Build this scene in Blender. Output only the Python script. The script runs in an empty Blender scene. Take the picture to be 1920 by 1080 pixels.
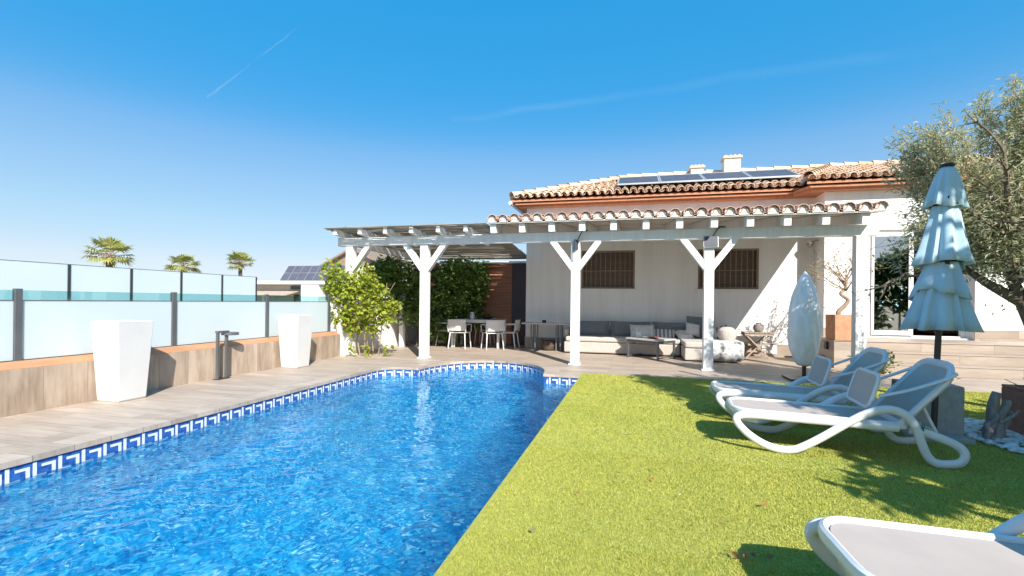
import bpy, bmesh, math, random
import numpy as np
from mathutils import Vector, Matrix
R = math.radians
rnd = random.Random(7)
scene = bpy.context.scene
COL = scene.collection

# ------------------------------------------------------------------ helpers
def tag(o, label=None, cat=None, group=None, kind=None):
    if label: o['label'] = label
    if cat: o['category'] = cat
    if group: o['group'] = group
    if kind: o['kind'] = kind
    return o

def thing(name, label, cat, loc=(0, 0, 0), rotz=0, group=None):
    o = bpy.data.objects.new(name, None)
    COL.objects.link(o)
    o.location = loc
    o.rotation_euler = (0, 0, rotz)
    o.empty_display_size = .2
    return tag(o, label, cat, group)

def wloc(o):
    v = Vector((0, 0, 0))
    while o is not None:
        v += Vector(o.location)
        o = o.parent
    return v

def copy_tree(o, parent=None):
    c = o.copy()
    COL.objects.link(c)
    c.parent = parent
    for ch in list(o.children):
        copy_tree(ch, c)
    return c

class MB:
    def __init__(s):
        s.v = []; s.f = []; s.m = []
    def add(s, vs, fs, mi=0):
        n = len(s.v)
        s.v.extend([tuple(p) for p in vs])
        for f in fs:
            s.f.append(tuple(i + n for i in f)); s.m.append(mi)
        return s
    def box(s, x0, x1, y0, y1, z0, z1, mi=0):
        return s.add([(x0,y0,z0),(x1,y0,z0),(x1,y1,z0),(x0,y1,z0),(x0,y0,z1),(x1,y0,z1),(x1,y1,z1),(x0,y1,z1)],
                     [(3,2,1,0),(4,5,6,7),(0,1,5,4),(1,2,6,5),(2,3,7,6),(3,0,4,7)], mi)
    def obox(s, c, size, rot=(0,0,0), mi=0, taper=1.0):
        from mathutils import Euler
        M = Euler(rot).to_matrix()
        a, b, h = [x/2 for x in size]
        vs = []
        for z, t in ((-h, 1.0), (h, taper)):
            for x, y in ((-a,-b),(a,-b),(a,b),(-a,b)):
                vs.append(Vector(c) + M @ Vector((x*t, y*t, z)))
        return s.add(vs, [(3,2,1,0),(4,5,6,7),(0,1,5,4),(1,2,6,5),(2,3,7,6),(3,0,4,7)], mi)
    def beam(s, a, b, w, h, up=(0,0,1), mi=0):
        a = Vector(a); b = Vector(b); d = (b-a).normalized(); up = Vector(up)
        x = d.cross(up)
        if x.length < 1e-4: x = d.cross(Vector((1,0,0)))
        x.normalize(); y = x.cross(d).normalized()
        vs = []
        for p in (a, b):
            for i, j in ((-1,-1),(1,-1),(1,1),(-1,1)):
                vs.append(p + x*(i*w/2) + y*(j*h/2))
        return s.add(vs, [(0,1,2,3),(7,6,5,4),(0,4,5,1),(1,5,6,2),(2,6,7,3),(3,7,4,0)], mi)
    def poly(s, pts, mi=0):
        return s.add(pts, [tuple(range(len(pts)))], mi)
    def prism(s, pts, z0, z1, mi=0):
        n = len(pts)
        vs = [(p[0], p[1], z0) for p in pts] + [(p[0], p[1], z1) for p in pts]
        fs = [tuple(range(n-1, -1, -1)), tuple(range(n, 2*n))] + [(i, (i+1) % n, n+(i+1) % n, n+i) for i in range(n)]
        return s.add(vs, fs, mi)
    def tube(s, path, r, n=8, cap=True, flat=None, closed=False, mi=0, up=None):
        P = [Vector(p) for p in path]; m = len(P)
        rr = r if isinstance(r, (list, tuple)) else [r]*m
        T = []
        for i in range(m):
            a = P[(i-1) % m] if (closed or i > 0) else P[i]
            b = P[(i+1) % m] if (closed or i < m-1) else P[i]
            T.append((b-a).normalized())
        ref = Vector(up) if up else Vector((0,0,1))
        if abs(T[0].dot(ref)) > .95 and not up: ref = Vector((1,0,0))
        N = (ref - T[0]*ref.dot(T[0])).normalized()
        vs = []
        for i in range(m):
            if up:
                N = (ref - T[i]*ref.dot(T[i])).normalized()
            else:
                N = (N - T[i]*N.dot(T[i])).normalized()
            B = T[i].cross(N)
            fa, fb = flat if flat else (1, 1)
            for k in range(n):
                t = 2*math.pi*k/n
                vs.append(P[i] + N*(math.cos(t)*rr[i]*fa) + B*(math.sin(t)*rr[i]*fb))
        fs = []
        for i in range(m if closed else m-1):
            j = (i+1) % m
            for k in range(n):
                k2 = (k+1) % n
                fs.append((i*n+k, i*n+k2, j*n+k2, j*n+k))
        if cap and not closed:
            fs.append(tuple(range(n-1, -1, -1))); fs.append(tuple((m-1)*n+k for k in range(n)))
        return s.add(vs, fs, mi)
    def lathe(s, prof, n=24, c=(0,0,0), mi=0, fn=None, cap=True):
        vs = []
        for (r, z) in prof:
            for k in range(n):
                t = 2*math.pi*k/n
                q = r if fn is None else r*fn(t, z)
                vs.append((c[0]+q*math.cos(t), c[1]+q*math.sin(t), c[2]+z))
        fs = []
        for i in range(len(prof)-1):
            for k in range(n):
                k2 = (k+1) % n
                fs.append((i*n+k, i*n+k2, (i+1)*n+k2, (i+1)*n+k))
        if cap:
            fs.append(tuple(range(n-1, -1, -1))); fs.append(tuple((len(prof)-1)*n+k for k in range(n)))
        return s.add(vs, fs, mi)
    def build(s, name, mats, parent=None, smooth=False, bevel=0, seg=2, world=True, angle=40, subsurf=0):
        off = wloc(parent) if (parent is not None and world) else Vector((0,0,0))
        me = bpy.data.meshes.new(name)
        me.from_pydata([(v[0]-off.x, v[1]-off.y, v[2]-off.z) for v in s.v], [], s.f)
        if not isinstance(mats, (list, tuple)): mats = [mats]
        for m in mats: me.materials.append(m)
        if len(mats) > 1: me.polygons.foreach_set('material_index', s.m)
        if smooth:
            me.polygons.foreach_set('use_smooth', [True]*len(me.polygons))
            me.set_sharp_from_angle(angle=R(angle))
        me.update()
        o = bpy.data.objects.new(name, me)
        COL.objects.link(o)
        if parent is not None: o.parent = parent
        if bevel:
            b = o.modifiers.new('bevel', 'BEVEL'); b.width = bevel; b.segments = seg; b.limit_method = 'ANGLE'; b.angle_limit = R(35)
        if subsurf:
            b = o.modifiers.new('sub', 'SUBSURF'); b.levels = subsurf; b.render_levels = subsurf
        return o

def struct(o):
    o['kind'] = 'structure'
    return o
def stuff(o, label=None, cat=None):
    o['kind'] = 'stuff'
    return tag(o, label, cat)

def spline(pts, n=8, closed=False):
    P = [Vector(p) for p in pts]; out = []; m = len(P)
    for i in range(m if closed else m-1):
        if closed:
            a, b, c, d = P[(i-1) % m], P[i], P[(i+1) % m], P[(i+2) % m]
        else:
            a = P[i-1] if i > 0 else P[i]*2-P[i+1]
            b, c = P[i], P[i+1]
            d = P[i+2] if i+2 < m else P[i+1]*2-P[i]
        for k in range(n):
            t = k/n
            out.append(.5*((2*b)+(c-a)*t+(2*a-5*b+4*c-d)*t*t+(3*b-a-3*c+d)*t**3))
    if not closed: out.append(P[-1])
    return out

# ------------------------------------------------------------------ materials
class NT:
    def __init__(s, name):
        s.mat = bpy.data.materials.new(name); s.mat.use_nodes = True
        s.t = s.mat.node_tree; s.n = s.t.nodes; s.l = s.t.links
        s.p = s.n['Principled BSDF']; s.out = s.n['Material Output']
    def node(s, typ, **kw):
        x = s.n.new(typ)
        for k, v in kw.items():
            if k.startswith('i_'):
                key = k[2:]
                key = int(key) if key.isdigit() else key.replace('_', ' ')
                x.inputs[key].default_value = v
            else: setattr(x, k, v)
        return x
    def link(s, a, b): s.l.new(a, b)
    def coord(s, scale=(1,1,1), kind='Object', rot=(0,0,0)):
        tc = s.node('ShaderNodeTexCoord'); mp = s.node('ShaderNodeMapping')
        mp.inputs['Scale'].default_value = scale; mp.inputs['Rotation'].default_value = rot
        s.link(tc.outputs[kind], mp.inputs['Vector'])
        return mp.outputs['Vector']
    def noise(s, vec, scale, detail=4, rough=.55):
        n = s.node('ShaderNodeTexNoise', i_Scale=scale, i_Detail=detail, i_Roughness=rough)
        s.link(vec, n.inputs['Vector'])
        return n.outputs['Fac']
    def ramp(s, fac, stops):
        r = s.node('ShaderNodeValToRGB'); e = r.color_ramp.elements
        while len(e) < len(stops): e.new(.5)
        for q, (p, c) in zip(e, stops):
            q.position = p; q.color = (*c, 1)
        s.link(fac, r.inputs['Fac'])
        return r.outputs['Color']
    def mix(s, a, b, fac, mode='MIX'):
        m = s.node('ShaderNodeMix', data_type='RGBA', blend_type=mode)
        for val, key in ((fac, 0), (a, 6), (b, 7)):
            if hasattr(val, 'links') or isinstance(val, bpy.types.NodeSocket): s.link(val, m.inputs[key])
            else: m.inputs[key].default_value = val if key == 0 else (*val, 1)
        return m.outputs[2]
    def bump(s, h, strength=.3, dist=.01, normal=None):
        b = s.node('ShaderNodeBump'); b.inputs['Strength'].default_value = strength; b.inputs['Distance'].default_value = dist
        s.link(h, b.inputs['Height'])
        if normal: s.link(normal, b.inputs['Normal'])
        return b.outputs['Normal']

def mat(name, c1, c2=None, scale=(3,3,3), nscale=1, detail=4, rough=.6, bump=0, bscale=40, bdist=.004, metal=0, spec=.5, lo=.35, hi=.65, sheen=0, rvar=0):
    t = NT(name)
    p = t.p
    p.inputs['Roughness'].default_value = rough; p.inputs['Metallic'].default_value = metal
    p.inputs['Specular IOR Level'].default_value = spec
    if sheen: p.inputs['Sheen Weight'].default_value = sheen
    if c2 is None: c2 = tuple(x*.86 for x in c1)
    v = t.coord(scale)
    f = t.noise(v, nscale, detail)
    col = t.ramp(f, [(lo, c2), (hi, c1)])
    t.link(col, p.inputs['Base Color'])
    if rvar:
        mr = t.node('ShaderNodeMapRange'); mr.inputs[1].default_value = .3; mr.inputs[2].default_value = .7
        mr.inputs[3].default_value = rough-rvar; mr.inputs[4].default_value = rough+rvar
        t.link(f, mr.inputs[0]); t.link(mr.outputs[0], p.inputs['Roughness'])
    if bump:
        b = t.noise(t.coord((1,1,1)), bscale, 5)
        t.link(t.bump(b, bump, bdist), p.inputs['Normal'])
    return t.mat

def leaf_mat(name, cols, transl=.35, rough=.5, spec=.35):
    t = NT(name)
    g = t.node('ShaderNodeNewGeometry')
    col = t.ramp(g.outputs['Random Per Island'], [(i/(len(cols)-1), c) for i, c in enumerate(cols)])
    t.link(col, t.p.inputs['Base Color'])
    t.p.inputs['Roughness'].default_value = rough; t.p.inputs['Specular IOR Level'].default_value = spec
    tr = t.node('ShaderNodeBsdfTranslucent')
    br = t.mix(col, (1, 1, .35), .12)
    t.link(br, tr.inputs['Color'])
    ms = t.node('ShaderNodeMixShader'); ms.inputs[0].default_value = transl
    t.link(t.p.outputs[0], ms.inputs[1]); t.link(tr.outputs[0], ms.inputs[2]); t.link(ms.outputs[0], t.out.inputs['Surface'])
    return t.mat

def plank_mat(name, axes='xy', bw=1.2, bh=.2, c=((.46,.37,.30),(.365,.285,.225),(.53,.44,.36)), mortar=(.26,.205,.165), msize=.004, grain=1.0, rough=.55):
    # wood-look porcelain: long planks, streaky grain, fine joints
    t = NT(name)
    tc = t.node('ShaderNodeTexCoord'); sp = t.node('ShaderNodeSeparateXYZ'); cb = t.node('ShaderNodeCombineXYZ')
    t.link(tc.outputs['Object'], sp.inputs[0])
    t.link(sp.outputs['XYZ'.index(axes[0].upper())], cb.inputs[0]); t.link(sp.outputs['XYZ'.index(axes[1].upper())], cb.inputs[1])
    v = cb.outputs[0]
    bk = t.node('ShaderNodeTexBrick', offset=.37)
    bk.inputs['Scale'].default_value = 1; bk.inputs['Brick Width'].default_value = bw; bk.inputs['Row Height'].default_value = bh
    bk.inputs['Mortar Size'].default_value = msize; bk.inputs['Mortar Smooth'].default_value = .2
    bk.inputs['Color1'].default_value = (0,0,0,1); bk.inputs['Color2'].default_value = (1,1,1,1); bk.inputs['Mortar'].default_value = (.5,.5,.5,1)
    t.link(v, bk.inputs['Vector'])
    # shift the grain per plank
    ad = t.node('ShaderNodeVectorMath', operation='MULTIPLY_ADD')
    t.link(bk.outputs['Color'], ad.inputs[0]); ad.inputs[1].default_value = (7, 3, 5); t.link(v, ad.inputs[2])
    mp = t.node('ShaderNodeMapping'); mp.inputs['Scale'].default_value = (1.6, 17, 1); t.link(ad.outputs[0], mp.inputs['Vector'])
    g1 = t.noise(mp.outputs[0], 1.4, 7, .62)
    mp2 = t.node('ShaderNodeMapping'); mp2.inputs['Scale'].default_value = (.9, 3.2, 1); t.link(ad.outputs[0], mp2.inputs['Vector'])
    g2 = t.noise(mp2.outputs[0], 1.7, 3)
    base = t.mix(c[0], c[1], t.ramp(g1, [(.36, (0,0,0)), (.68, (1,1,1))]))
    base = t.mix(base, c[2], t.ramp(g2, [(.40, (0,0,0)), (.66, (.8,.8,.8))]))
    pl = t.ramp(bk.outputs['Color'], [(0, (.84,.83,.82)), (1, (1.06,1.05,1.04))])
    base = t.mix(base, pl, 1.0, 'MULTIPLY')
    # dark knots and dirt
    kn = t.noise(mp2.outputs[0], 4.5, 4, .6)
    base = t.mix(base, tuple(x*.55 for x in c[1]), t.ramp(kn, [(.66, (0,0,0)), (.80, (.55,.55,.55))]))
    base = t.mix(base, mortar, bk.outputs['Fac'])
    t.link(base, t.p.inputs['Base Color'])
    t.p.inputs['Roughness'].default_value = rough
    inv = t.node('ShaderNodeMath', operation='SUBTRACT'); inv.inputs[0].default_value = 1; t.link(bk.outputs['Fac'], inv.inputs[1])
    t.link(t.bump(inv.outputs[0], .4, .003), t.p.inputs['Normal'])
    return t.mat

M = {}
M['plaster'] = mat('plaster', (.85,.835,.82), (.81,.795,.78), nscale=.6, rough=.85, bump=.25, bscale=90, bdist=.003, spec=.2)
def plaster():
    t = NT('plaster'); t.p.inputs['Roughness'].default_value = .88; t.p.inputs['Specular IOR Level'].default_value = .2
    a = t.noise(t.coord((.6,.6,.6)), 1, 4); b = t.noise(t.coord((2.2,2.2,.16)), 1.6, 5, .6)
    c = t.ramp(a, [(.35,(.80,.785,.765)),(.65,(.85,.835,.82))])
    c = t.mix(c, t.ramp(b, [(.30,(.90,.885,.865)),(.55,(1,1,1))]), 1.0, 'MULTIPLY')
    t.link(c, t.p.inputs['Base Color'])
    t.link(t.bump(t.noise(t.coord((1,1,1)), 60, 6, .65), .35, .004), t.p.inputs['Normal'])
    return t.mat
M['plaster'] = plaster()
M['white_paint'] = mat('white_paint', (.82,.815,.80), (.74,.73,.71), scale=(9,9,1.2), nscale=1.2, rough=.55, bump=.12, bscale=60)
M['white_plastic'] = mat('white_plastic', (.68,.675,.66), (.63,.625,.61), nscale=1.2, rough=.35, spec=.5)
M['white_resin'] = mat('white_resin', (.70,.71,.72), (.63,.635,.64), nscale=2, rough=.33, spec=.5, bump=.05, bscale=120)
M['deck'] = plank_mat('deck_tile', 'xy')
M['coping'] = plank_mat('coping_tile', 'xy', .9, .3, ((.48,.39,.315),(.39,.31,.25),(.54,.45,.37)))
M['wall_tile'] = plank_mat('wall_tile', 'zy', 1.3, .46, ((.46,.355,.27),(.31,.23,.17),(.57,.46,.365)), (.25,.19,.145), .003)
M['riser_tile'] = plank_mat('riser_tile', 'xz', 1.2, .19, ((.42,.34,.275),(.34,.27,.215),(.48,.40,.33)))
M['skirt'] = plank_mat('skirting_tile', 'xz', 1.2, .31, ((.38,.30,.24),(.31,.245,.19),(.43,.35,.28)), (.2,.16,.13))
M['soil'] = mat('terracotta_cap', (.50,.26,.14), (.42,.21,.105), scale=(4,1,4), nscale=2, rough=.8, bump=.2)
M['ground'] = mat('dry_ground', (.36,.30,.22), (.25,.22,.15), nscale=.15, rough=.95)
M['dark_metal'] = mat('dark_metal', (.075,.08,.085), (.06,.063,.068), rough=.42, metal=.5)
M['post_metal'] = mat('post_metal', (.16,.165,.17), (.13,.135,.14), rough=.45, metal=.4)
M['black'] = mat('black_plastic', (.02,.02,.022), rough=.5)
M['pole_brown'] = mat('pole_brown', (.045,.035,.03), rough=.45)
M['frame_white'] = mat('frame_white', (.80,.80,.79), (.77,.77,.76), rough=.4)
M['iron_brown'] = mat('grille_iron', (.30,.22,.16), (.24,.17,.12), rough=.55, metal=.2)
M['shutter'] = mat('shutter_slats', (.15,.105,.08), (.11,.078,.058), scale=(1,1,55), nscale=1, rough=.6, bump=.5, bscale=1)
M['mortar'] = mat('mortar', (.80,.78,.74), (.68,.65,.60), nscale=3, rough=.9)
M['brick_red'] = mat('cornice_terracotta', (.54,.25,.14), (.43,.19,.10), nscale=4, rough=.85)
M['chimney'] = mat('chimney_render', (.76,.735,.69), (.64,.61,.56), nscale=2, rough=.9)
M['cell'] = mat('solar_cell', (.085,.09,.115), (.065,.07,.09), scale=(6,6,6), rough=.5, spec=.35)
M['alu'] = mat('aluminium', (.42,.43,.44), rough=.5, metal=.4)
M['sofa'] = mat('sofa_base_fabric', (.52,.47,.42), (.44,.40,.355), scale=(30,30,4), nscale=1.5, rough=.95, bump=.5, bscale=160, sheen=.2)
M['cush_grey'] = mat('grey_cushion_fabric', (.22,.225,.235), (.185,.19,.20), nscale=3, rough=.95, bump=.4, bscale=150, sheen=.2)
M['cush_white'] = mat('white_cushion_fabric', (.72,.69,.65), (.60,.57,.53), nscale=5, rough=.95, bump=.6, bscale=70)
M['teak'] = mat('weathered_teak', (.40,.33,.27), (.30,.24,.19), scale=(2,2,20), nscale=2, rough=.75, bump=.2)
M['grey_top'] = mat('grey_stone_top', (.50,.49,.475), (.42,.41,.40), nscale=5, rough=.45)
M['wicker'] = mat('wicker', (.13,.085,.06), (.07,.045,.03), scale=(30,30,60), nscale=1, rough=.8, bump=.8, bscale=60)
M['terracotta'] = mat('terracotta_pot', (.62,.30,.17), (.50,.23,.13), nscale=3, rough=.85, bump=.25, bscale=35)
M['terracotta_old'] = mat('weathered_terracotta', (.36,.15,.09), (.27,.12,.085), nscale=5, detail=8, rough=.9, bump=.4, bscale=30)
M['concrete'] = mat('concrete_block', (.40,.385,.35), (.30,.29,.265), nscale=5, detail=8, rough=.9, bump=.3, bscale=50)
M['bark'] = mat('olive_bark', (.22,.17,.13), (.10,.078,.06), scale=(14,14,3), nscale=1.2, rough=.95, bump=.9, bscale=26, bdist=.012)
M['bark_pale'] = mat('pale_bark', (.42,.31,.23), (.29,.21,.15), scale=(12,12,3), nscale=1.2, rough=.9, bump=.5)
M['driftwood'] = mat('driftwood', (.36,.31,.28), (.20,.17,.15), scale=(20,20,4), nscale=1.2, rough=.95, bump=.7)
M['canvas_blue'] = mat('blue_canvas', (.42,.59,.68), (.37,.54,.635), scale=(5,5,2), nscale=1.5, rough=.75, bump=.15, bscale=200, sheen=.3)
M['cover'] = mat('white_cover_sheet', (.85,.84,.84), (.78,.78,.79), scale=(6,6,3), nscale=1.5, rough=.4, bump=.45, bscale=11, bdist=.02)
M['sling'] = mat('grey_mesh_sling', (.48,.405,.36), (.44,.37,.33), scale=(2,2,2), nscale=2, rough=.7, bump=.3, bscale=320, bdist=.001)
M['brown_slat'] = mat('brown_slat', (.40,.18,.105), (.29,.125,.072), scale=(1.2,1.2,14), nscale=1, rough=.6)
M['dark_door'] = mat('dark_plum_door', (.045,.03,.045), (.035,.024,.036), rough=.5)
M['reed'] = leaf_mat('reed_stalk', [(.36,.31,.27),(.50,.45,.40),(.60,.555,.51),(.26,.215,.18),(.55,.505,.46)], transl=.38, rough=.85, spec=.1)
M['orange'] = mat('orange_fabric', (.75,.22,.03), (.62,.17,.02), rough=.9)
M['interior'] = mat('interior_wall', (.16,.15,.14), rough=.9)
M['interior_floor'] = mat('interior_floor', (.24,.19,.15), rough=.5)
M['pebble'] = leaf_mat('white_pebble', [(.75,.73,.70),(.62,.60,.58),(.80,.79,.77),(.45,.43,.42)], transl=0.0, rough=.8)
M['dry_leaf'] = leaf_mat('dry_leaf', [(.28,.12,.04),(.40,.20,.07),(.18,.09,.035),(.55,.42,.25)], transl=.2)
M['plate'] = mat('orange_glaze', (.75,.16,.05), rough=.3)
M['tan_mesh'] = mat('chair_resin', (.76,.74,.72), (.70,.68,.66), nscale=4, rough=.5)
M['roof'] = leaf_mat('roof_tile', [(.70,.52,.38),(.60,.37,.23),(.76,.62,.49),(.66,.44,.30),(.74,.57,.43),(.54,.31,.18)], transl=0.0, rough=.9, spec=.15)
M['roof_old'] = leaf_mat('porch_tile', [(.50,.29,.21),(.60,.42,.32),(.42,.22,.15),(.56,.36,.26)], transl=0.0, rough=.9, spec=.15)
M['sandy'] = mat('neighbour_render', (.66,.60,.54), (.58,.53,.47), nscale=1, rough=.9)
M['brown_roof'] = mat('brown_roof', (.30,.21,.16), (.22,.155,.12), scale=(10,1,1), nscale=2, rough=.9)
M['grey_cell'] = mat('grey_solar_cell', (.105,.105,.135), (.085,.085,.11), scale=(3,3,3), rough=.45)
M['awning'] = mat('awning_cloth', (.46,.38,.31), rough=.9)
M['glass_dark'] = mat('dark_window', (.045,.055,.06), rough=.12, spec=.7)

L_bright = leaf_mat('bright_leaf', [(.30,.36,.035),(.42,.46,.05),(.20,.28,.03),(.50,.50,.07),(.15,.22,.03)], transl=.38)
L_dark = leaf_mat('dark_leaf', [(.10,.19,.045),(.15,.26,.055),(.06,.125,.035),(.23,.33,.07),(.12,.22,.055)], transl=.25)
L_olive = leaf_mat('olive_leaf', [(.46,.46,.29),(.58,.56,.38),(.31,.34,.20),(.64,.61,.44),(.38,.41,.24)], transl=.4, rough=.55)
L_tree = leaf_mat('tree_leaf', [(.06,.11,.03),(.09,.15,.04),(.04,.08,.025)], transl=.3)
L_palm = leaf_mat('palm_leaf', [(.30,.32,.08),(.44,.42,.12),(.20,.24,.06),(.50,.43,.17)], transl=.25)
L_bons = leaf_mat('sparse_leaf', [(.38,.33,.10),(.28,.27,.09),(.50,.40,.20)], transl=.35)
L_red = leaf_mat('red_leaf', [(.16,.05,.04),(.24,.09,.06),(.09,.05,.03)], transl=.25)

def turf_mat():
    t = NT('turf_blade')
    g = t.node('ShaderNodeNewGeometry')
    c = t.ramp(g.outputs['Random Per Island'], [(0,(.43,.47,.085)),(.35,(.495,.505,.10)),(.6,(.55,.535,.13)),(.85,(.39,.435,.075)),(1,(.58,.555,.185))])
    n = t.noise(t.coord((1.6,.8,1)), 1.0, 6, .6)
    c = t.mix(c, t.ramp(n, [(.3,(.82,.86,.80)),(.5,(1,.97,.98)),(.7,(1.10,1.03,1.05))]), 1.0, 'MULTIPLY')
    t.link(c, t.p.inputs['Base Color']); t.p.inputs['Roughness'].default_value = .55; t.p.inputs['Specular IOR Level'].default_value = .25
    tr = t.node('ShaderNodeBsdfTranslucent'); t.link(c, tr.inputs[0])
    ms = t.node('ShaderNodeMixShader'); ms.inputs[0].default_value = .3
    t.link(t.p.outputs[0], ms.inputs[1]); t.link(tr.outputs[0], ms.inputs[2]); t.link(ms.outputs[0], t.out.inputs['Surface'])
    return t.mat
M['blade'] = turf_mat()
M['turf'] = mat('turf_backing', (.40,.40,.085), (.31,.32,.065), nscale=14, rough=.95, bump=.6, bscale=160, bdist=.01)

def frosted():
    t = NT('frosted_glass')
    t.p.inputs['Base Color'].default_value = (.82,.88,.885,1); t.p.inputs['Roughness'].default_value = .35
    v = t.noise(t.coord((.5,.5,.5)), 1.2, 2)
    t.link(t.ramp(v, [(.35,(.80,.865,.875)),(.65,(.84,.885,.89))]), t.p.inputs['Base Color'])
    tr = t.node('ShaderNodeBsdfTranslucent'); tr.inputs[0].default_value = (.74,.86,.88,1)
    m1 = t.node('ShaderNodeMixShader'); m1.inputs[0].default_value = .35
    t.link(t.p.outputs[0], m1.inputs[1]); t.link(tr.outputs[0], m1.inputs[2])
    tp = t.node('ShaderNodeBsdfTransparent'); tp.inputs[0].default_value = (.85,.95,.97,1)
    m2 = t.node('ShaderNodeMixShader'); m2.inputs[0].default_value = .10
    t.link(m1.outputs[0], m2.inputs[1]); t.link(tp.outputs[0], m2.inputs[2]); t.link(m2.outputs[0], t.out.inputs['Surface'])
    return t.mat
def clear_glass(name, tint, refl=.08, trans=True):
    t = NT(name)
    g = t.node('ShaderNodeBsdfGlossy'); g.inputs['Roughness'].default_value = .02
    tp = t.node('ShaderNodeBsdfTransparent'); tp.inputs[0].default_value = (*tint, 1)
    lw = t.node('ShaderNodeLayerWeight'); lw.inputs[0].default_value = .5
    pw = t.node('ShaderNodeMath', operation='POWER'); t.link(lw.outputs['Facing'], pw.inputs[0]); pw.inputs[1].default_value = 4.5
    ad = t.node('ShaderNodeMath', operation='ADD', use_clamp=True); ad.inputs[1].default_value = refl+.03
    t.link(pw.outputs[0], ad.inputs[0])
    m = t.node('ShaderNodeMixShader'); t.link(ad.outputs[0], m.inputs[0])
    t.link(tp.outputs[0], m.inputs[1]); t.link(g.outputs[0], m.inputs[2]); t.link(m.outputs[0], t.out.inputs['Surface'])
    return t.mat
M['frost'] = frosted()
M['frost_far'] = M['frost']
M['clear'] = clear_glass('clear_glass_edge', (.62,.84,.86), .02)
M['door_glass'] = clear_glass('door_glass', (.22,.25,.26), .62)

def mosaic(name, cols, size=.028):
    t = NT(name)
    tc = t.node('ShaderNodeTexCoord')
    sn = t.node('ShaderNodeVectorMath', operation='SNAP'); sn.inputs[1].default_value = (size,)*3
    t.link(tc.outputs['Object'], sn.inputs[0])
    wn = t.node('ShaderNodeTexWhiteNoise', noise_dimensions='3D'); t.link(sn.outputs[0], wn.inputs['Vector'])
    col = t.ramp(wn.outputs['Value'], [(i/(len(cols)-1), c) for i, c in enumerate(cols)])
    t.link(col, t.p.inputs['Base Color']); t.p.inputs['Roughness'].default_value = .3
    return t.mat
M['mosaic'] = mosaic('mosaic_painted_sparkle', [(.002,.11,.36),(.005,.29,.62),(.002,.14,.43),(.012,.44,.77),(.004,.21,.54),(.12,.68,.88),(.006,.34,.67),(.60,.92,.95)], .045)  # blue pool tiles; the pale cyan and near-white ones paint in caustic sparkle
M['frieze_blue'] = mosaic('frieze_blue', [(.02,.085,.32),(.04,.15,.46),(.015,.06,.25)], .024)
M['frieze_white'] = mat('frieze_white', (.80,.81,.82), (.70,.73,.77), scale=(40,40,40), rough=.25)

def water_mat():
    t = NT('pool_water')
    g = t.node('ShaderNodeBsdfGlass'); g.inputs['IOR'].default_value = 1.33; g.inputs['Roughness'].default_value = 0; g.inputs['Color'].default_value = (.82,.97,1,1)
    tp = t.node('ShaderNodeBsdfTransparent'); tp.inputs[0].default_value = (.82,.97,1,1)
    m1 = t.node('ShaderNodeMixShader'); m1.inputs[0].default_value = .22
    t.link(g.outputs[0], m1.inputs[1]); t.link(tp.outputs[0], m1.inputs[2]); t.link(m1.outputs[0], t.out.inputs['Surface'])
    return t.mat
M['water'] = water_mat()

# ------------------------------------------------------------------ camera
F, HY, YAW, ROLL, EYE = 898.6, 565.5, .2488, .0111, 1.3
c_, s_ = math.cos(YAW), math.sin(YAW)
fwd = Vector((-s_, c_, 0)); rt = Vector((c_, s_, 0)); up = Vector((0,0,1))
cx_ = rt*math.cos(ROLL) + up*math.sin(ROLL); cy_ = up*math.cos(ROLL) - rt*math.sin(ROLL)
cam = bpy.data.cameras.new('camera'); co = bpy.data.objects.new('camera', cam); COL.objects.link(co)
co.matrix_world = Matrix(((cx_.x, cy_.x, -fwd.x, 0), (cx_.y, cy_.y, -fwd.y, 0), (cx_.z, cy_.z, -fwd.z, EYE), (0,0,0,1)))
cam.sensor_width = 36; cam.lens = F/1920*36; cam.shift_y = (HY-540)/1920; cam.clip_end = 9000; cam.clip_start = .05
scene.camera = co
def proj(x, y, z):
    d = -s_*x + c_*y
    if d < .05: return (-9999, -9999)
    X = (c_*x + s_*y)/d; Z = (z-EYE)/d
    return (960+F*(X*math.cos(ROLL)+Z*math.sin(ROLL)), HY-F*(-X*math.sin(ROLL)+Z*math.cos(ROLL)))

# ------------------------------------------------------------------ light
SUN_EL, SUN_AZ = R(37), R(32)
sd = Vector((math.sin(SUN_AZ)*math.cos(SUN_EL), -math.cos(SUN_AZ)*math.cos(SUN_EL), math.sin(SUN_EL)))
sl = bpy.data.lights.new('sun', 'SUN'); sl.energy = 2.65; sl.angle = R(.53); sl.color = (1, .955, .88)
so = bpy.data.objects.new('sun', sl); COL.objects.link(so); so.rotation_euler = sd.to_track_quat('Z', 'Y').to_euler()
w = bpy.data.worlds.new('World'); scene.world = w; w.use_nodes = True
wn = w.node_tree.nodes; wl = w.node_tree.links
sky = wn.new('ShaderNodeTexSky'); sky.sky_type = 'NISHITA'; sky.sun_disc = False
sky.sun_elevation = SUN_EL; sky.sun_rotation = math.atan2(sd.x, sd.y)
sky.altitude = 0; sky.air_density = 1.0; sky.dust_density = .35; sky.ozone_density = 2.2
hs = wn.new('ShaderNodeHueSaturation'); hs.inputs['Saturation'].default_value = 1.15
wl.new(sky.outputs[0], hs.inputs['Color'])
sh_s = wn.new('ShaderNodeSeparateColor'); sh_s.mode = 'HSV'; wl.new(hs.outputs[0], sh_s.inputs[0])
sh_c = wn.new('ShaderNodeCombineColor'); sh_c.mode = 'HSV'
fc = wn.new('ShaderNodeFloatCurve'); cv = fc.mapping.curves[0]
cv.points[0].location = (0, .17); cv.points[1].location = (1, 1)
for px_, py_ in ((.22, .25), (.40, .38), (.65, .62), (.71, .74), (.77, .95)): cv.points.new(px_, py_)
fc.mapping.update(); wl.new(sh_s.outputs[1], fc.inputs['Value'])
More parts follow.
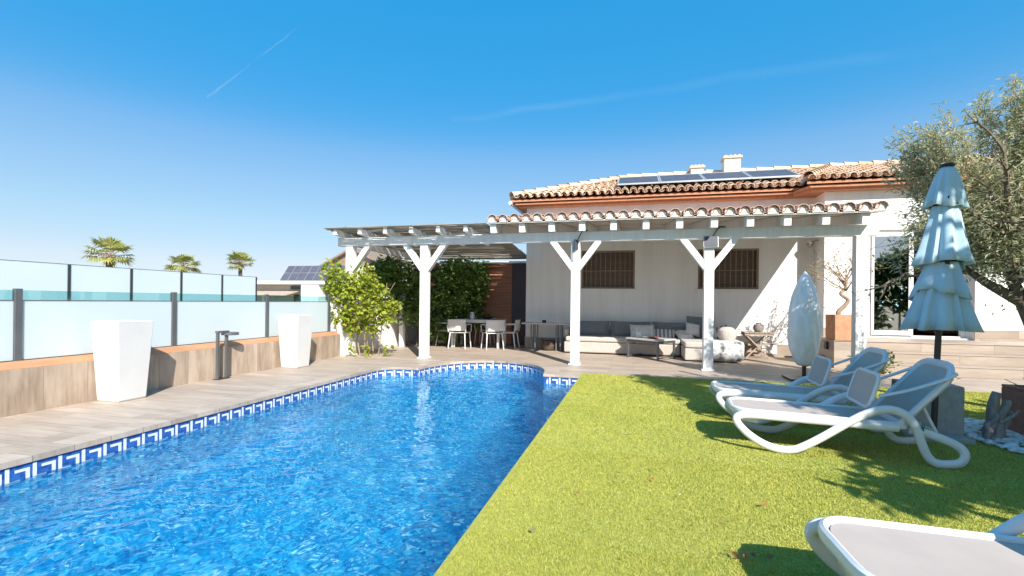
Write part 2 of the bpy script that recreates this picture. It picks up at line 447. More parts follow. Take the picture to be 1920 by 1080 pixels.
pw_ = wn.new('ShaderNodeMath'); pw_.operation = 'POWER'; pw_.inputs[1].default_value = .24; wl.new(sh_s.outputs[2], pw_.inputs[0])
mu_ = wn.new('ShaderNodeMath'); mu_.operation = 'MULTIPLY'; mu_.inputs[1].default_value = 1.31; wl.new(pw_.outputs[0], mu_.inputs[0])
hh_ = wn.new('ShaderNodeMath'); hh_.operation = 'MULTIPLY_ADD'; hh_.inputs[1].default_value = -.010; wl.new(fc.outputs[0], hh_.inputs[0]); wl.new(sh_s.outputs[0], hh_.inputs[2])
sb1 = wn.new('ShaderNodeMath'); sb1.operation = 'SUBTRACT'; sb1.inputs[1].default_value = 11; wl.new(sh_s.outputs[2], sb1.inputs[0])
mx1 = wn.new('ShaderNodeMath'); mx1.operation = 'MAXIMUM'; mx1.inputs[1].default_value = 0; wl.new(sb1.outputs[0], mx1.inputs[0])
ad1 = wn.new('ShaderNodeMath'); ad1.operation = 'ADD'; wl.new(mu_.outputs[0], ad1.inputs[0]); mb1 = wn.new('ShaderNodeMath'); mb1.operation = 'MULTIPLY'; mb1.inputs[1].default_value = 4.0; wl.new(mx1.outputs[0], mb1.inputs[0]); wl.new(mb1.outputs[0], ad1.inputs[1])
hx_ = wn.new('ShaderNodeMath'); hx_.operation = 'MAXIMUM'; hx_.inputs[1].default_value = .576; wl.new(hh_.outputs[0], hx_.inputs[0]); hn_ = wn.new('ShaderNodeMath'); hn_.operation = 'MINIMUM'; hn_.inputs[1].default_value = .594; wl.new(hx_.outputs[0], hn_.inputs[0]); wl.new(hn_.outputs[0], sh_c.inputs[0]); wl.new(fc.outputs[0], sh_c.inputs[1]); wl.new(ad1.outputs[0], sh_c.inputs[2])
wl.new(sh_c.outputs[0], wn['Background'].inputs['Color'])
wn['Background'].inputs['Strength'].default_value = .15
scene.view_settings.view_transform = 'Standard'; scene.view_settings.look = 'None'
scene.view_settings.exposure = 1.6; scene.view_settings.gamma = 1
scene.cycles.max_bounces = 10; scene.cycles.transparent_max_bounces = 16; scene.cycles.caustics_refractive = True; scene.cycles.caustics_reflective = False
scene.cycles.sample_clamp_indirect = 6

# ------------------------------------------------------------------ ground, pool, deck
PL, PR, PT = -4.71, -.885, 8.47
def pool_path():
    pts = [(PL, -2.0), (PL, 8.05)]
    for k in range(1, 7):
        a = R(180-15*k); pts.append((PL+.42+.42*math.cos(a), 8.05+.42*math.sin(a)))
    pts.append((-4.0, PT))
    for k in range(1, 32):
        a = R(180-180*k/32); pts.append((-2.77+1.22*math.cos(a), PT+.03+1.53*math.sin(a)))
    pts += [(-1.55, PT), (PR, PT), (PR, -2.0)]
    return pts
PP = pool_path()

def tri_fill(name, outer, hole, z, m):
    bm = bmesh.new(); es = []
    for loop in (outer, hole):
        vs = [bm.verts.new((x, y, z)) for x, y in loop]
        for i in range(len(vs)): es.append(bm.edges.new((vs[i], vs[(i+1) % len(vs)])))
    bmesh.ops.triangle_fill(bm, use_beauty=True, use_dissolve=False, edges=es)
    bmesh.ops.recalc_face_normals(bm, faces=bm.faces)
    if sum(f.normal.z for f in bm.faces) < 0: bmesh.ops.reverse_faces(bm, faces=bm.faces)
    me = bpy.data.meshes.new(name); bm.to_mesh(me); bm.free(); me.materials.append(m)
    o = bpy.data.objects.new(name, me); COL.objects.link(o)
    return o
struct(tri_fill('patio', [(-6.6,-3),(10,-3),(10,14.6),(-6.6,14.6)], PP, 0, M['deck']))
g = MB()
gx0, gx1, gy0, gy1, BIG = -6.3, 9.7, -2.8, 14.3, 3500
g.poly([(-BIG,-BIG,-.03),(BIG,-BIG,-.03),(BIG,gy0,-.03),(-BIG,gy0,-.03)]); g.poly([(-BIG,gy1,-.03),(BIG,gy1,-.03),(BIG,BIG,-.03),(-BIG,BIG,-.03)])
g.poly([(-BIG,gy0,-.03),(gx0,gy0,-.03),(gx0,gy1,-.03),(-BIG,gy1,-.03)]); g.poly([(gx1,gy0,-.03),(BIG,gy0,-.03),(BIG,gy1,-.03),(gx1,gy1,-.03)])
struct(g.build('ground', M['ground']))

pool = thing('swimming_pool', 'kidney free rectangular swimming pool with rounded end and greek key tile band', 'swimming pool', (-2.8, 4, 0))
pool['label'] = 'swimming pool with a rounded roman end and a greek key tile band'
b = MB()
DEP = -1.45
n = len(PP)
for i in range(n):
    (x0, y0), (x1, y1) = PP[i], PP[(i+1) % n]
    b.poly([(x0,y0,DEP),(x0,y0,-.001),(x1,y1,-.001),(x1,y1,DEP)])
b.poly([(x,y,DEP) for x, y in reversed(PP)])
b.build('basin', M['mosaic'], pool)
# coping along the paved edges
def offset(path, d):
    out = []
    for i, (x, y) in enumerate(path):
        a = path[max(i-1, 0)]; c = path[min(i+1, len(path)-1)]
        t = Vector((c[0]-a[0], c[1]-a[1])).normalized()
        out.append((x - t.y*d, y + t.x*d))
    return out
cp = MB()
edge = PP[:-1]
inn = offset(edge, -.02); outr = offset(edge, .27)
# outer line: keep it simple round the notches
for i in range(len(edge)-1):
    a, bq, c2, d2 = inn[i], inn[i+1], outr[i+1], outr[i]
    vs = [(a[0],a[1],.014),(bq[0],bq[1],.014),(c2[0],c2[1],.008),(d2[0],d2[1],.008),(a[0],a[1],-.035),(bq[0],bq[1],-.035),(c2[0],c2[1],-.01),(d2[0],d2[1],-.01)]
    cp.add(vs, [(3,2,1,0),(0,1,5,4),(2,3,7,6),(4,5,6,7)])
cp.build('coping', M['coping'], pool)
# waterline frieze: blue band and white greek key strokes, just proud of the basin wall
fr = MB(); key = MB()
zt, zb = -.036, -.20
P3 = offset(PP, -.004); P4 = offset(PP, -.007)
cum = [0]
for i in range(len(PP)-1): cum.append(cum[-1]+math.dist(PP[i], PP[i+1]))
for i in range(len(PP)-1):
    a, c2 = P3[i], P3[i+1]
    fr.poly([(a[0],a[1],zt),(a[0],a[1],zb),(c2[0],c2[1],zb),(c2[0],c2[1],zt)])
def at_s(sv):
    for i in range(len(PP)-1):
        if sv <= cum[i+1] or i == len(PP)-2:
            t = (sv-cum[i])/(cum[i+1]-cum[i])
            return (P4[i][0]+(P4[i+1][0]-P4[i][0])*t, P4[i][1]+(P4[i+1][1]-P4[i][1])*t)
UN = .178
rects = [(.02,.18,.0,1.0),(.18,.56,.0,.17),(.36,.92,.62,.80),(.76,.92,.08,.62)]
kmax = int(cum[-1]/UN)
for k in range(kmax):
    for (u0, u1, v0, v1) in rects:
        s0, s1 = (k+u0)*UN, min((k+u1)*UN, cum[-1])
        a, c2 = at_s(s0), at_s(s1)
        h = zt-.012 - (zb+.022)
        z0 = zb+.022+h*v0; z1 = zb+.022+h*v1
        key.poly([(a[0],a[1],z1),(a[0],a[1],z0),(c2[0],c2[1],z0),(c2[0],c2[1],z1)])
ff = fr.build('tile_frieze', M['frieze_blue'], pool)
key.build('greek_key', M['frieze_white'], ff)
d = MB(); d.lathe([(.13,DEP+.002),(.13,DEP+.02),(.11,DEP+.03)], 24, (-1.15, 6.6, 0)); d.build('drain_cover', M['dark_metal'], pool, smooth=True)
def water_sheet():
    xs = np.linspace(PL+.006, PR-.006, 460); ys = np.concatenate([np.linspace(-1.99, -.2, 90), np.linspace(-.19, 6.5, 900), np.linspace(6.53, 10.03, 130)])
    X, Y = np.meshgrid(xs, ys); Z = np.zeros_like(X); rg = np.random.default_rng(3)
    wx = X+.10*np.sin(Y*1.9+1)+.06*np.sin(X*3.1+Y*2.3); wy = Y+.10*np.sin(X*2.1)+.07*np.sin(Y*2.7-X*1.5)
    for L, sl_ in ((.032,.010),(.04,.014),(.05,.016),(.06,.018),(.075,.019),(.09,.019),(.11,.020),(.13,.020),(.16,.020),(.19,.018),(.23,.016),(.28,.013),(.4,.009),(.6,.007)):
        for _ in range(3):
            a = rg.uniform(0,6.283); ph = rg.uniform(0,6.283); k = 6.283/(L*rg.uniform(.9,1.1))
            Z += sl_/k*np.sin(k*(wx*np.cos(a)+wy*np.sin(a))+ph)
    N1, N2 = len(xs), len(ys)
    V = np.stack([X, Y, Z-.155], -1).reshape(-1,3).astype(np.float32)
    idx = (np.arange(N2-1)[:,None]*N1+np.arange(N1-1)[None,:])
    cx = (X[:-1,:-1]+X[1:,1:])/2; cy = (Y[:-1,:-1]+Y[1:,1:])/2
    inside = (cy < PT-.01) | (((cx+2.77)/1.25)**2+((cy-PT-.03)/1.56)**2 < 1)   # the sheet ends a little behind the basin wall
    idx = idx[inside].ravel()
    Q = np.stack([idx, idx+1, idx+N1+1, idx+N1], 1).astype(np.int32)
    used, inv = np.unique(Q, return_inverse=True); V = V[used]; Q = inv.reshape(-1,4).astype(np.int32)
    me = bpy.data.meshes.new('pool_water'); me.vertices.add(len(V)); me.vertices.foreach_set('co', V.ravel())
    me.loops.add(Q.size); me.loops.foreach_set('vertex_index', Q.ravel())
    me.polygons.add(len(Q)); me.polygons.foreach_set('loop_start', np.arange(0, Q.size, 4, dtype=np.int32)); me.polygons.foreach_set('use_smooth', np.ones(len(Q), dtype=bool))
    me.update(calc_edges=True); me.materials.append(M['water'])
    o = bpy.data.objects.new('pool_water', me); COL.objects.link(o); struct(o)
water_sheet()

# ------------------------------------------------------------------ lawn
LY = 8.78
lw = MB(); lw.poly([(PR+.02,-2.5,.008),(9.5,-2.5,.008),(9.5,LY,.008),(PR+.02,LY,.008)])
lw.box(PR-.012, PR+.02, -2, LY, -.05, .012)
struct(lw.build('lawn', M['turf']))
def grass():
    rng = np.random.default_rng(5)
    px, py = [], []
    def region(y0, y1, dens):
        x0, x1 = PR-.005, .80*y1+1.1
        nn = int((x1-x0)*(y1-y0)*dens)
        x = rng.uniform(x0, x1, nn); y = rng.uniform(y0, y1, nn)
        k = (x < .80*y+1.1) & ~((x > 3.25) & (x < 3.25+1.1) & (y > 3.4) & (y < 5.95))
        px.append(x[k]); py.append(y[k])
    region(.9, 2.6, 30000); region(2.6, 4.2, 18000); region(4.2, 6.2, 8000); region(6.2, LY, 5000)
    x = np.concatenate(px); y = np.concatenate(py); N = len(x)
    dist = np.hypot(x, y)
    ang = rng.uniform(0, 2*np.pi, N); h = rng.uniform(.005, .014, N); wd = np.clip(.0011*dist, .0026, .008)*rng.uniform(.7, 1.3, N)
    la = rng.uniform(0, 2*np.pi, N); ln = rng.uniform(.0, .014, N)
    V = np.zeros((N, 3, 3), dtype=np.float32)
    V[:,0] = np.stack([x-np.cos(ang)*wd, y-np.sin(ang)*wd, np.full(N,.008)], 1)
    V[:,1] = np.stack([x+np.cos(ang)*wd, y+np.sin(ang)*wd, np.full(N,.008)], 1)
    V[:,2] = np.stack([x+np.cos(la)*ln, y+np.sin(la)*ln, .008+h], 1)
    me = bpy.data.meshes.new('grass')
    me.vertices.add(N*3); me.vertices.foreach_set('co', V.ravel())
    me.loops.add(N*3); me.loops.foreach_set('vertex_index', np.arange(N*3, dtype=np.int32))
    me.polygons.add(N); me.polygons.foreach_set('loop_start', np.arange(0, N*3, 3, dtype=np.int32))
    me.update(calc_edges=True); me.materials.append(M['blade'])
    o = bpy.data.objects.new('grass', me); COL.objects.link(o)
    stuff(o, 'short yellow green artificial turf blades of the lawn', 'grass')
grass()

def leaf_cloud(mb, pts, size, rng, dirs=None, aspect=.45, droop=.25):
    for i, p in enumerate(pts):
        L = size*rng.uniform(.5, 1.4)
        if dirs is None:
            dv = Vector((rng.gauss(0,1), rng.gauss(0,1), rng.gauss(0,.7)-droop))
        else:
            dv = Vector(dirs[i]) + Vector((rng.gauss(0,.5), rng.gauss(0,.5), rng.gauss(0,.5)-droop))
        if dv.length < .01: dv = Vector((1,0,0))
        dv.normalize()
        sv = dv.cross(Vector((rng.gauss(0,.5), rng.gauss(0,.5), 1)))
        if sv.length < .01: sv = Vector((1,0,0))
        sv.normalize(); nv = sv.cross(dv)
        p = Vector(p); wv = L*aspect
        mb.add([p, p+dv*L*.5+sv*wv*.5+nv*L*.06, p+dv*L-nv*L*.08, p+dv*L*.5-sv*wv*.5+nv*L*.06], [(0,1,2,3)])

def ell_pts(c, r, nn, rng, shell=.5):
    out = []
    for _ in range(nn):
        while True:
            v = Vector((rng.uniform(-1,1), rng.uniform(-1,1), rng.uniform(-1,1)))
            if .05 < v.length <= 1: break
        v = v.normalized()*(shell+(1-shell)*rng.random())
        out.append((c[0]+v.x*r[0], c[1]+v.y*r[1], c[2]+v.z*r[2]))
    return out

# fallen dry leaves on the turf
fl = MB(); rl = random.Random(12)
for _ in range(120):
    y = 1.3+rl.random()**1.4*6.8; x = rl.uniform(-.6, min(.72*y+.4, 4.5))
    a = rl.uniform(0, 6.28); L = rl.uniform(.010, .030); wv = L*rl.uniform(.25, .5)
    dx, dy = math.cos(a)*L, math.sin(a)*L; ex, ey = -math.sin(a)*wv, math.cos(a)*wv
    z = .036
    fl.add([(x-dx,y-dy,z),(x+ex,y+ey,z+rl.uniform(0,.014)),(x+dx,y+dy,z+rl.uniform(0,.012)),(x-ex,y-ey,z)], [(0,1,2,3)])
for _ in range(9):   # one larger cluster of curled leaves near the lounger
    x, y = .56+rl.gauss(0,.05), 2.62+rl.gauss(0,.03)
    a = rl.uniform(0, 6.28); L = rl.uniform(.02, .035); wv = L*.4
    dx, dy = math.cos(a)*L, math.sin(a)*L; ex, ey = -math.sin(a)*wv, math.cos(a)*wv
    fl.add([(x-dx,y-dy,.036),(x+ex,y+ey,.05),(x+dx,y+dy,.04),(x-ex,y-ey,.036)], [(0,1,2,3)])
stuff(fl.build('fallen_leaves', M['dry_leaf']), 'small dry brown leaves scattered over the lawn', 'fallen leaves')

# pebble bed at the lawn edge
pb = MB(); rp = random.Random(3)
for _ in range(1500):
    y = rp.uniform(3.5, 6.5); x = 3.22 + rp.random()**1.3*.95 + .05*math.sin(y*4)
    r = rp.uniform(.016, .036); a = rp.uniform(0, 6.28)
    ring = []
    vs = []
    for (rr, z) in ((.62,-.35),(1,.1),(.55,.62)):
        for k in range(6):
            t = a+k*math.pi/3
            vs.append((x+math.cos(t)*r*rr*1.25*rp.uniform(.85,1.1), y+math.sin(t)*r*rr*rp.uniform(.85,1.1), .022+z*r+r*.2))
    pb.add(vs, [(k,(k+1)%6,6+(k+1)%6,6+k) for k in range(6)]+[(6+k,6+(k+1)%6,12+(k+1)%6,12+k) for k in range(6)]+[tuple(range(12,18))])
stuff(pb.build('pebbles', M['pebble'], smooth=True, angle=80), 'bed of white pebbles along the lawn edge by the terracotta planter', 'pebbles')

# ------------------------------------------------------------------ boundary at the pool side
WX = -6.54
bw = thing('boundary_wall', 'low garden wall clad in vertical wood look tiles with an orange cap, beneath the frosted fence', 'wall', (WX, 4, 0))
q = MB(); q.box(-6.78, WX, -3, 9.72, -.02, .497); q.build('wall_cladding', M['wall_tile'], bw, bevel=.006)
q = MB(); q.add([(WX-.002,-3,.499),(WX-.002,9.72,.499),(-6.665,9.72,.575),(-6.665,-3,.575),(-6.79,-3,.575),(-6.79,9.72,.575)], [(0,1,2,3),(3,2,5,4)]); q.build('wall_cap', M['soil'], bw)

def glass_fence(name, label, X, ys, zb, ztop, frost_top, post_m, zpost, half=.035, gap=.04):
    t = thing(name, label, 'fence', (X, ys[0], zb))
    for y in ys:
        p = MB(); p.box(X-half*.7, X+half*.7, y-half, y+half, zpost, ztop+.01)
        p.build('post', post_m, t, bevel=.004)
    for a, b2 in zip(ys[:-1], ys[1:]):
        p = MB(); p.box(X-.006, X+.006, a+gap, b2-gap, zb, frost_top)
        gp = p.build('glass_panel', M['frost'], t)
        p = MB(); p.box(X-.012, X+.012, a+gap, b2-gap, zb-.012, zb-.001); p.build('bottom_rail', M['dark_metal'], gp)
        if frost_top < ztop:
            p = MB(); p.box(X-.006, X+.006, a+gap, b2-gap, frost_top+.014, ztop-.008); p.build('clear_strip', M['clear'], gp)
            p = MB(); p.box(X-.009, X+.009, a+gap, b2-gap, frost_top+.001, frost_top+.013); p.build('rail', M['post_metal'], gp)
    return t
glass_fence('glass_fence', 'frosted glass panel fence with grey posts standing on the low tiled wall', -6.69, [-1.8+1.88*k for k in range(7)], .585, 1.375, 1.245, M['post_metal'], .51)
glass_fence('glass_fence', 'taller frosted glass fence of the next plot seen behind the nearer glass fence', -16.0, [3.22+1.79*k for k in range(9)], .6, 2.24, 2.239, M['dark_metal'], .45)
q = MB(); q.box(-16.2, -15.8, 1, 18.2, -.03, .45)
tag(q.build('parapet', M['plaster']), 'white parapet under the taller frosted fence of the next plot', 'wall')

gw = MB(); gw.box(-6.86, -6.55, 9.76, 14.4, -.01, 1.30)
gwt = thing('garden_wall', 'white rendered garden wall behind the bright vine and pergola post', 'wall', (-6.7, 9.76, 0))
gw.build('wall', M['plaster'], gwt, bevel=.01)
q = MB(); q.box(-6.89, -6.52, 9.74, 14.4, 1.302, 1.34); q.build('cap', M['plaster'], gwt, bevel=.008)

# tall white planters
def planter():
    t = thing('planter', 'white tapered square planter nearest the pool corner with the wider shadow', 'planter')
    o = MB()
    def ring(h, z): return [(-h,-h,z),(h,-h,z),(h,h,z),(-h,h,z)]
    rings = [ring(.168,0), ring(.176,.02), ring(.226,.985), ring(.229,1.0), ring(.210,1.0), ring(.206,.86)]
    vs = sum(rings, []); fs = [(3,2,1,0)]
    for i in range(5):
        for k in range(4):
            fs.append((i*4+k, i*4+(k+1)%4, (i+1)*4+(k+1)%4, (i+1)*4+k))
    fs.append((20,21,22,23))
    o.add(vs, fs); o.build('pot', M['white_plastic'], t, bevel=.012, seg=3, world=False)
    s2 = MB(); s2.box(-.204,.204,-.204,.204,.80,.866); s2.build('soil', M['ground'], t, world=False)
    return t
p1 = planter(); p1.location = (-6.32, 4.71, 0); p1['label'] = 'larger looking white tapered planter by the low wall, before the bollard lamp'; p1['group'] = 'tall white planters along the low wall'
p2 = copy_tree(p1); p2.location = (-6.29, 7.90, 0); p2['label'] = 'white tapered planter by the low wall, next to the pergola end of the fence'

# bollard lamp
bl = thing('garden_lamp', 'dark grey two legged path lamp with a disc top standing against the low wall', 'lamp', (-6.44, 6.36, 0))
for y in (6.27, 6.44):
    q = MB(); q.box(-6.46, -6.42, y-.02, y+.02, .008, .745); q.build('leg', M['post_metal'], bl, bevel=.003)
q = MB(); q.box(-6.47, -6.41, 6.245, 6.47, .746, .776); q.build('crossbar', M['post_metal'], bl, bevel=.003)
q = MB(); q.lathe([(.125,.70),(.13,.705),(.13,.742),(.12,.745)], 28, (-6.44, 6.51, 0)); q.build('lamp_head', M['post_metal'], bl, smooth=True)
q = MB(); q.box(-6.50, -6.38, 6.23, 6.48, 0, .0075); q.build('base_plate', M['dark_metal'], bl)

# ------------------------------------------------------------------ villa
WY = 13.2; WZ = 3.98; HX0, HX1 = -2.95, 4.28; VX, VY = 4.282, 12.58
villa = thing('villa', 'white single storey villa with terracotta tile roof and barred windows behind the pergola', 'house', (0, 13, 0))
def wall_holes(mb, y, th, x0, x1, z0, z1, holes):
    xs = sorted({x0, x1, *[h[0] for h in holes], *[h[1] for h in holes]})
    zs = sorted({z0, z1, *[h[2] for h in holes], *[h[3] for h in holes]})
    inh = lambda x, z: any(h[0] < x < h[1] and h[2] < z < h[3] for h in holes)
    for i in range(len(xs)-1):
        for j in range(len(zs)-1):
            x, z = (xs[i]+xs[i+1])/2, (zs[j]+zs[j+1])/2
            if inh(x, z): continue
            a, b2, c2, d2 = xs[i], xs[i+1], zs[j], zs[j+1]
            mb.poly([(a,y,c2),(b2,y,c2),(b2,y,d2),(a,y,d2)])
    for h in holes:
        a, b2, c2, d2 = h
        mb.poly([(a,y,d2),(b2,y,d2),(b2,y+th,d2),(a,y+th,d2)]); mb.poly([(a,y,c2),(a,y+th,c2),(b2,y+th,c2),(b2,y,c2)])
        mb.poly([(a,y,c2),(a,y,d2),(a,y+th,d2),(a,y+th,c2)]); mb.poly([(b2,y,c2),(b2,y+th,c2),(b2,y+th,d2),(b2,y,d2)])
wins = [(-1.40,.02,1.68,2.71), (1.60,3.04,1.68,2.71)]
DX0, DX1, DZ0, DZ1 = 5.18, 7.06, .60, 3.02
mw = MB()
wall_holes(mw, WY, .30, HX0, HX1, 0, WZ, wins)
mw.poly([(HX1,WY,0),(VX,VY,0),(VX,VY,WZ),(HX1,WY,WZ)])
wall_holes(mw, VY, .30, VX, 10.5, 0, WZ, [(DX0,DX1,DZ0,DZ1)])
mw.poly([(HX0,19,0),(HX0,WY,0),(HX0,WY,WZ),(HX0,19,WZ)])
mw.poly([(10.5,VY,0),(10.5,19,0),(10.5,19,WZ),(10.5,VY,WZ)]); mw.poly([(10.5,19,0),(HX0,19,0),(HX0,19,WZ),(10.5,19,WZ)])
# plaster piers beside the door and the set-forward end of the wall
mw.box(7.10, 7.50, VY-.16, VY-.002, .57, 3.2)
villa_wall = mw.build('wall', M['plaster'], villa)
# skirting
sk = MB(); sk.box(HX0-.015, HX1-.03, WY-.022, WY-.002, 0, .31)
sk.poly([(HX1-.03,WY-.022,0),(VX-.018,VY-.02,0),(VX-.018,VY-.02,.31),(HX1-.03,WY-.022,.31)]); sk.box(VX-.015, 5.08, VY-.022, VY-.002, .57, .78); sk.box(7.52, 10.5, VY-.022, VY-.002, .57, .80); sk.box(7.09,7.51,VY-.182,VY-.162,.57,.80)
sk.build('skirting', M['skirt'], villa)
q = MB(); q.box(3.12, 3.46, WY-.034, WY-.023, .07, .28)
for k in range(6): q.box(3.15, 3.43, WY-.042, WY-.035, .095+k*.03, .11+k*.03)
q.build('vent_grille', M['frame_white'], villa)
# barred windows
for (a, b2, z0, z1) in wins:
    f = MB(); t_ = .05; y0, y1 = WY+.02, WY+.07
    f.box(a, a+t_, y0, y1, z0, z1); f.box(b2-t_, b2, y0, y1, z0, z1); f.box(a+t_, b2-t_, y0, y1, z0, z0+t_); f.box(a+t_, b2-t_, y0, y1, z1-t_, z1)
    wf = f.build('window', M['iron_brown'], villa, bevel=.004)
    f = MB(); f.box(a+.002, b2-.002, WY+.12, WY+.15, z0+.002, z1-.002); f.build('shutter', M['shutter'], wf)
    f = MB()
    nb = 10
    for k in range(1, nb+1):
        x = a+(b2-a)*k/(nb+1); f.box(x-.009, x+.009, WY+.025, WY+.043, z0+t_, z1-t_)
    for zz in (z0+.48,): f.box(a+t_, b2-t_, WY+.028, WY+.040, zz-.012, zz+.012)
    f.build('grille', M['iron_brown'], wf)
    f = MB(); f.box(a-.06, b2+.06, WY-.06, WY+.02, z0-.05, z0-.003); f.build('sill', M['plaster'], wf, bevel=.006)
# sliding door: a fixed glazed leaf and an open half
f = MB(); y0, y1 = VY+.06, VY+.16; t_ = .07
f.box(DX0, DX0+t_, y0, y1, DZ0, DZ1); f.box(DX1-t_, DX1, y0, y1, DZ0, DZ1); f.box(DX0+t_, DX1-t_, y0, y1, DZ1-t_, DZ1); f.box(DX0+t_, DX1-t_, y0, y1, DZ0, DZ0+.035)
sdoor = f.build('sliding_door', M['frame_white'], villa, bevel=.004)
xm = DX0+.88
f = MB(); f.box(DX0+t_, DX0+t_+.05, VY+.02, VY+.055, DZ0+.04, DZ1-t_); f.box(xm-.09, xm, VY+.02, VY+.055, DZ0+.04, DZ1-t_); f.box(DX0+t_+.05, xm-.09, VY+.02, VY+.055, DZ0+.04, DZ0+.14); f.box(DX0+t_+.05, xm-.09, VY+.02, VY+.055, DZ1-.15, DZ1-t_)
f.build('sash', M['frame_white'], sdoor, bevel=.003)
f = MB(); f.box(DX0+t_+.05, xm-.09, VY+.034, VY+.042, DZ0+.14, DZ1-.15); f.build('pane', M['door_glass'], sdoor)
f = MB(); f.box(DX0-.08, DX1+.04, VY-.07, VY+.055, .574, .60); f.build('threshold', M['frame_white'], villa, bevel=.004)
# the room behind the open half
f = MB(); f.poly([(4.3,VY+.31,.575),(9,VY+.31,.575),(9,16.5,.575),(4.3,16.5,.575)]); rf_ = f.build('room_floor', M['interior_floor'], villa)
f = MB(); f.poly([(4.3,16.5,.575),(9,16.5,.575),(9,16.5,3.3),(4.3,16.5,3.3)]); f.poly([(4.3,VY+.31,.575),(4.3,16.5,.575),(4.3,16.5,3.3),(4.3,VY+.31,3.3)]); f.poly([(9,VY+.31,.575),(9,VY+.31,3.3),(9,16.5,3.3),(9,16.5,.575)]); f.poly([(4.3,VY+.31,3.3),(4.3,16.5,3.3),(9,16.5,3.3),(9,VY+.31,3.3)])
f.build('room_wall', M['interior'], villa)
isofa = thing('sofa', 'orange sofa inside the room behind the open sliding door', 'sofa', (7.9, 14.6, .575))
q = MB(); q.box(7.2, 8.7, 14.1, 15.0, .62, .98); q.build('seat', M['orange'], isofa, bevel=.05)
q = MB(); q.box(7.2, 8.7, 14.85, 15.1, .981, 1.40); q.build('backrest', M['orange'], isofa, bevel=.05)
# wall lantern between the wing and the wall
wlamp = MB(); wlamp.lathe([(.02,0),(.05,.01),(.09,.10),(.10,.12),(.02,.14)], 14, (4.10, 12.95, 2.68)); wlamp.beam((4.10,12.95,2.81),(4.275,12.95,2.86),.02,.02)
wlamp.build('wall_lamp', M['teak'], villa, smooth=True)

# ---- barrel tile roofs
def tile(mb, o, a, b2, nrm, L, r0, r1, lift0, lift1, concave=False, n=5):
    # half tube from o along b2 (upslope); a across, nrm up
    th = .013; vs = []
    for (t, r, lf) in ((0, r0, lift0), (L, r1, lift1)):
        for rr in (r, r-th):
            for k in range(n+1):
                an = math.pi*k/n
                ca, sa = math.cos(an)*rr, math.sin(an)*rr
                if concave: sa = -sa
                vs.append(o + a*ca + nrm*(sa+lf) + b2*t)
    N = n+1; fs = []
    for k in range(n):
        q4 = [(k, k+1, 2*N+k+1, 2*N+k), (N+k+1, N+k, 3*N+k, 3*N+k+1), (k+1, k, N+k, N+k+1)]
        if concave: q4 = [tuple(reversed(f_)) for f_ in q4]
        fs += q4
    fs += [(0,2*N,3*N,N),(n,N+n,3*N+n,2*N+n)]
    mb.add(vs, fs)
def tile_field(mb, O, a, b2, width, length, sp=.20, course=.36, keep=None, r=.088, jit=.012, plug=None, rng=None):
    a = Vector(a).normalized(); b2 = Vector(b2).normalized(); nrm = a.cross(b2).normalized(); O = Vector(O)
    nc = int(round(width/sp)); sp = width/nc; nr = int(length/course+.5)
    for i in range(nc):
        for j in range(nr):
            for concave in (False, True):
                u = (i+.5+(.5 if concave else 0))*sp
                if concave and i == nc-1: continue
                p = O + a*(u + rng.uniform(-jit, jit)) + b2*(j*course - .03*(not concave))
                if keep and not keep(p + b2*course*.6): continue
                if concave: tile(mb, p, a, b2, nrm, course+.07, r*.92, r, r*.92+.02, r*.92-.004, True, 4)
                else: tile(mb, p, a, b2, nrm, course+.07, r, r*.86, .055+rng.uniform(0,.012), .032, False, 5)
        if plug is not None:
            p = O + a*((i+.5)*sp) + b2*.015
            vs = [p - a*(r*.86)]; m = 6
            for k in range(m+1):
                an = math.pi*(1-k/m); vs.append(p + a*math.cos(an)*r*.86 + nrm*(math.sin(an)*r*.80+.05))
            vs.append(p + a*(r*.86))
            plug.add(vs, [tuple(range(len(vs)-1, -1, -1))])
rt_ = random.Random(21)
SL = .36; sl_ = math.atan(SL); bv = Vector((0, math.cos(sl_), math.sin(sl_)))
EY, EZ, KX = 12.80, 4.12, 3.1
EX0 = -3.35
VEY = 12.18
roof = MB()
rl_len = KX/math.cos(sl_)
tile_field(roof, (EX0, EY, EZ), (1,0,0), bv, 8.6, rl_len, keep=lambda p: p.x-EX0 > (p.y-EY)-.05 and p.x < 3.84+max(0,p.y-VEY)*.45, rng=rt_)
# hip side (faces the patio end)
bs = Vector((math.cos(sl_), 0, math.sin(sl_)))
tile_field(roof, (EX0, EY+6.4, EZ), (0,-1,0), bs, 6.4, rl_len, sp=.21, course=.40, keep=lambda p: (p.y-EY) > (p.x-EX0)-.05, rng=rt_)
# wing
VEY = 12.18
tile_field(roof, (3.78, VEY, EZ), (1,0,0), (0, math.cos(math.atan(.30)), math.sin(math.atan(.30))), 7.0, (EY+KX-VEY)/math.cos(sl_)+.25, keep=lambda p: p.x > 3.78+(p.y-VEY)*.45-.05, rng=rt_)
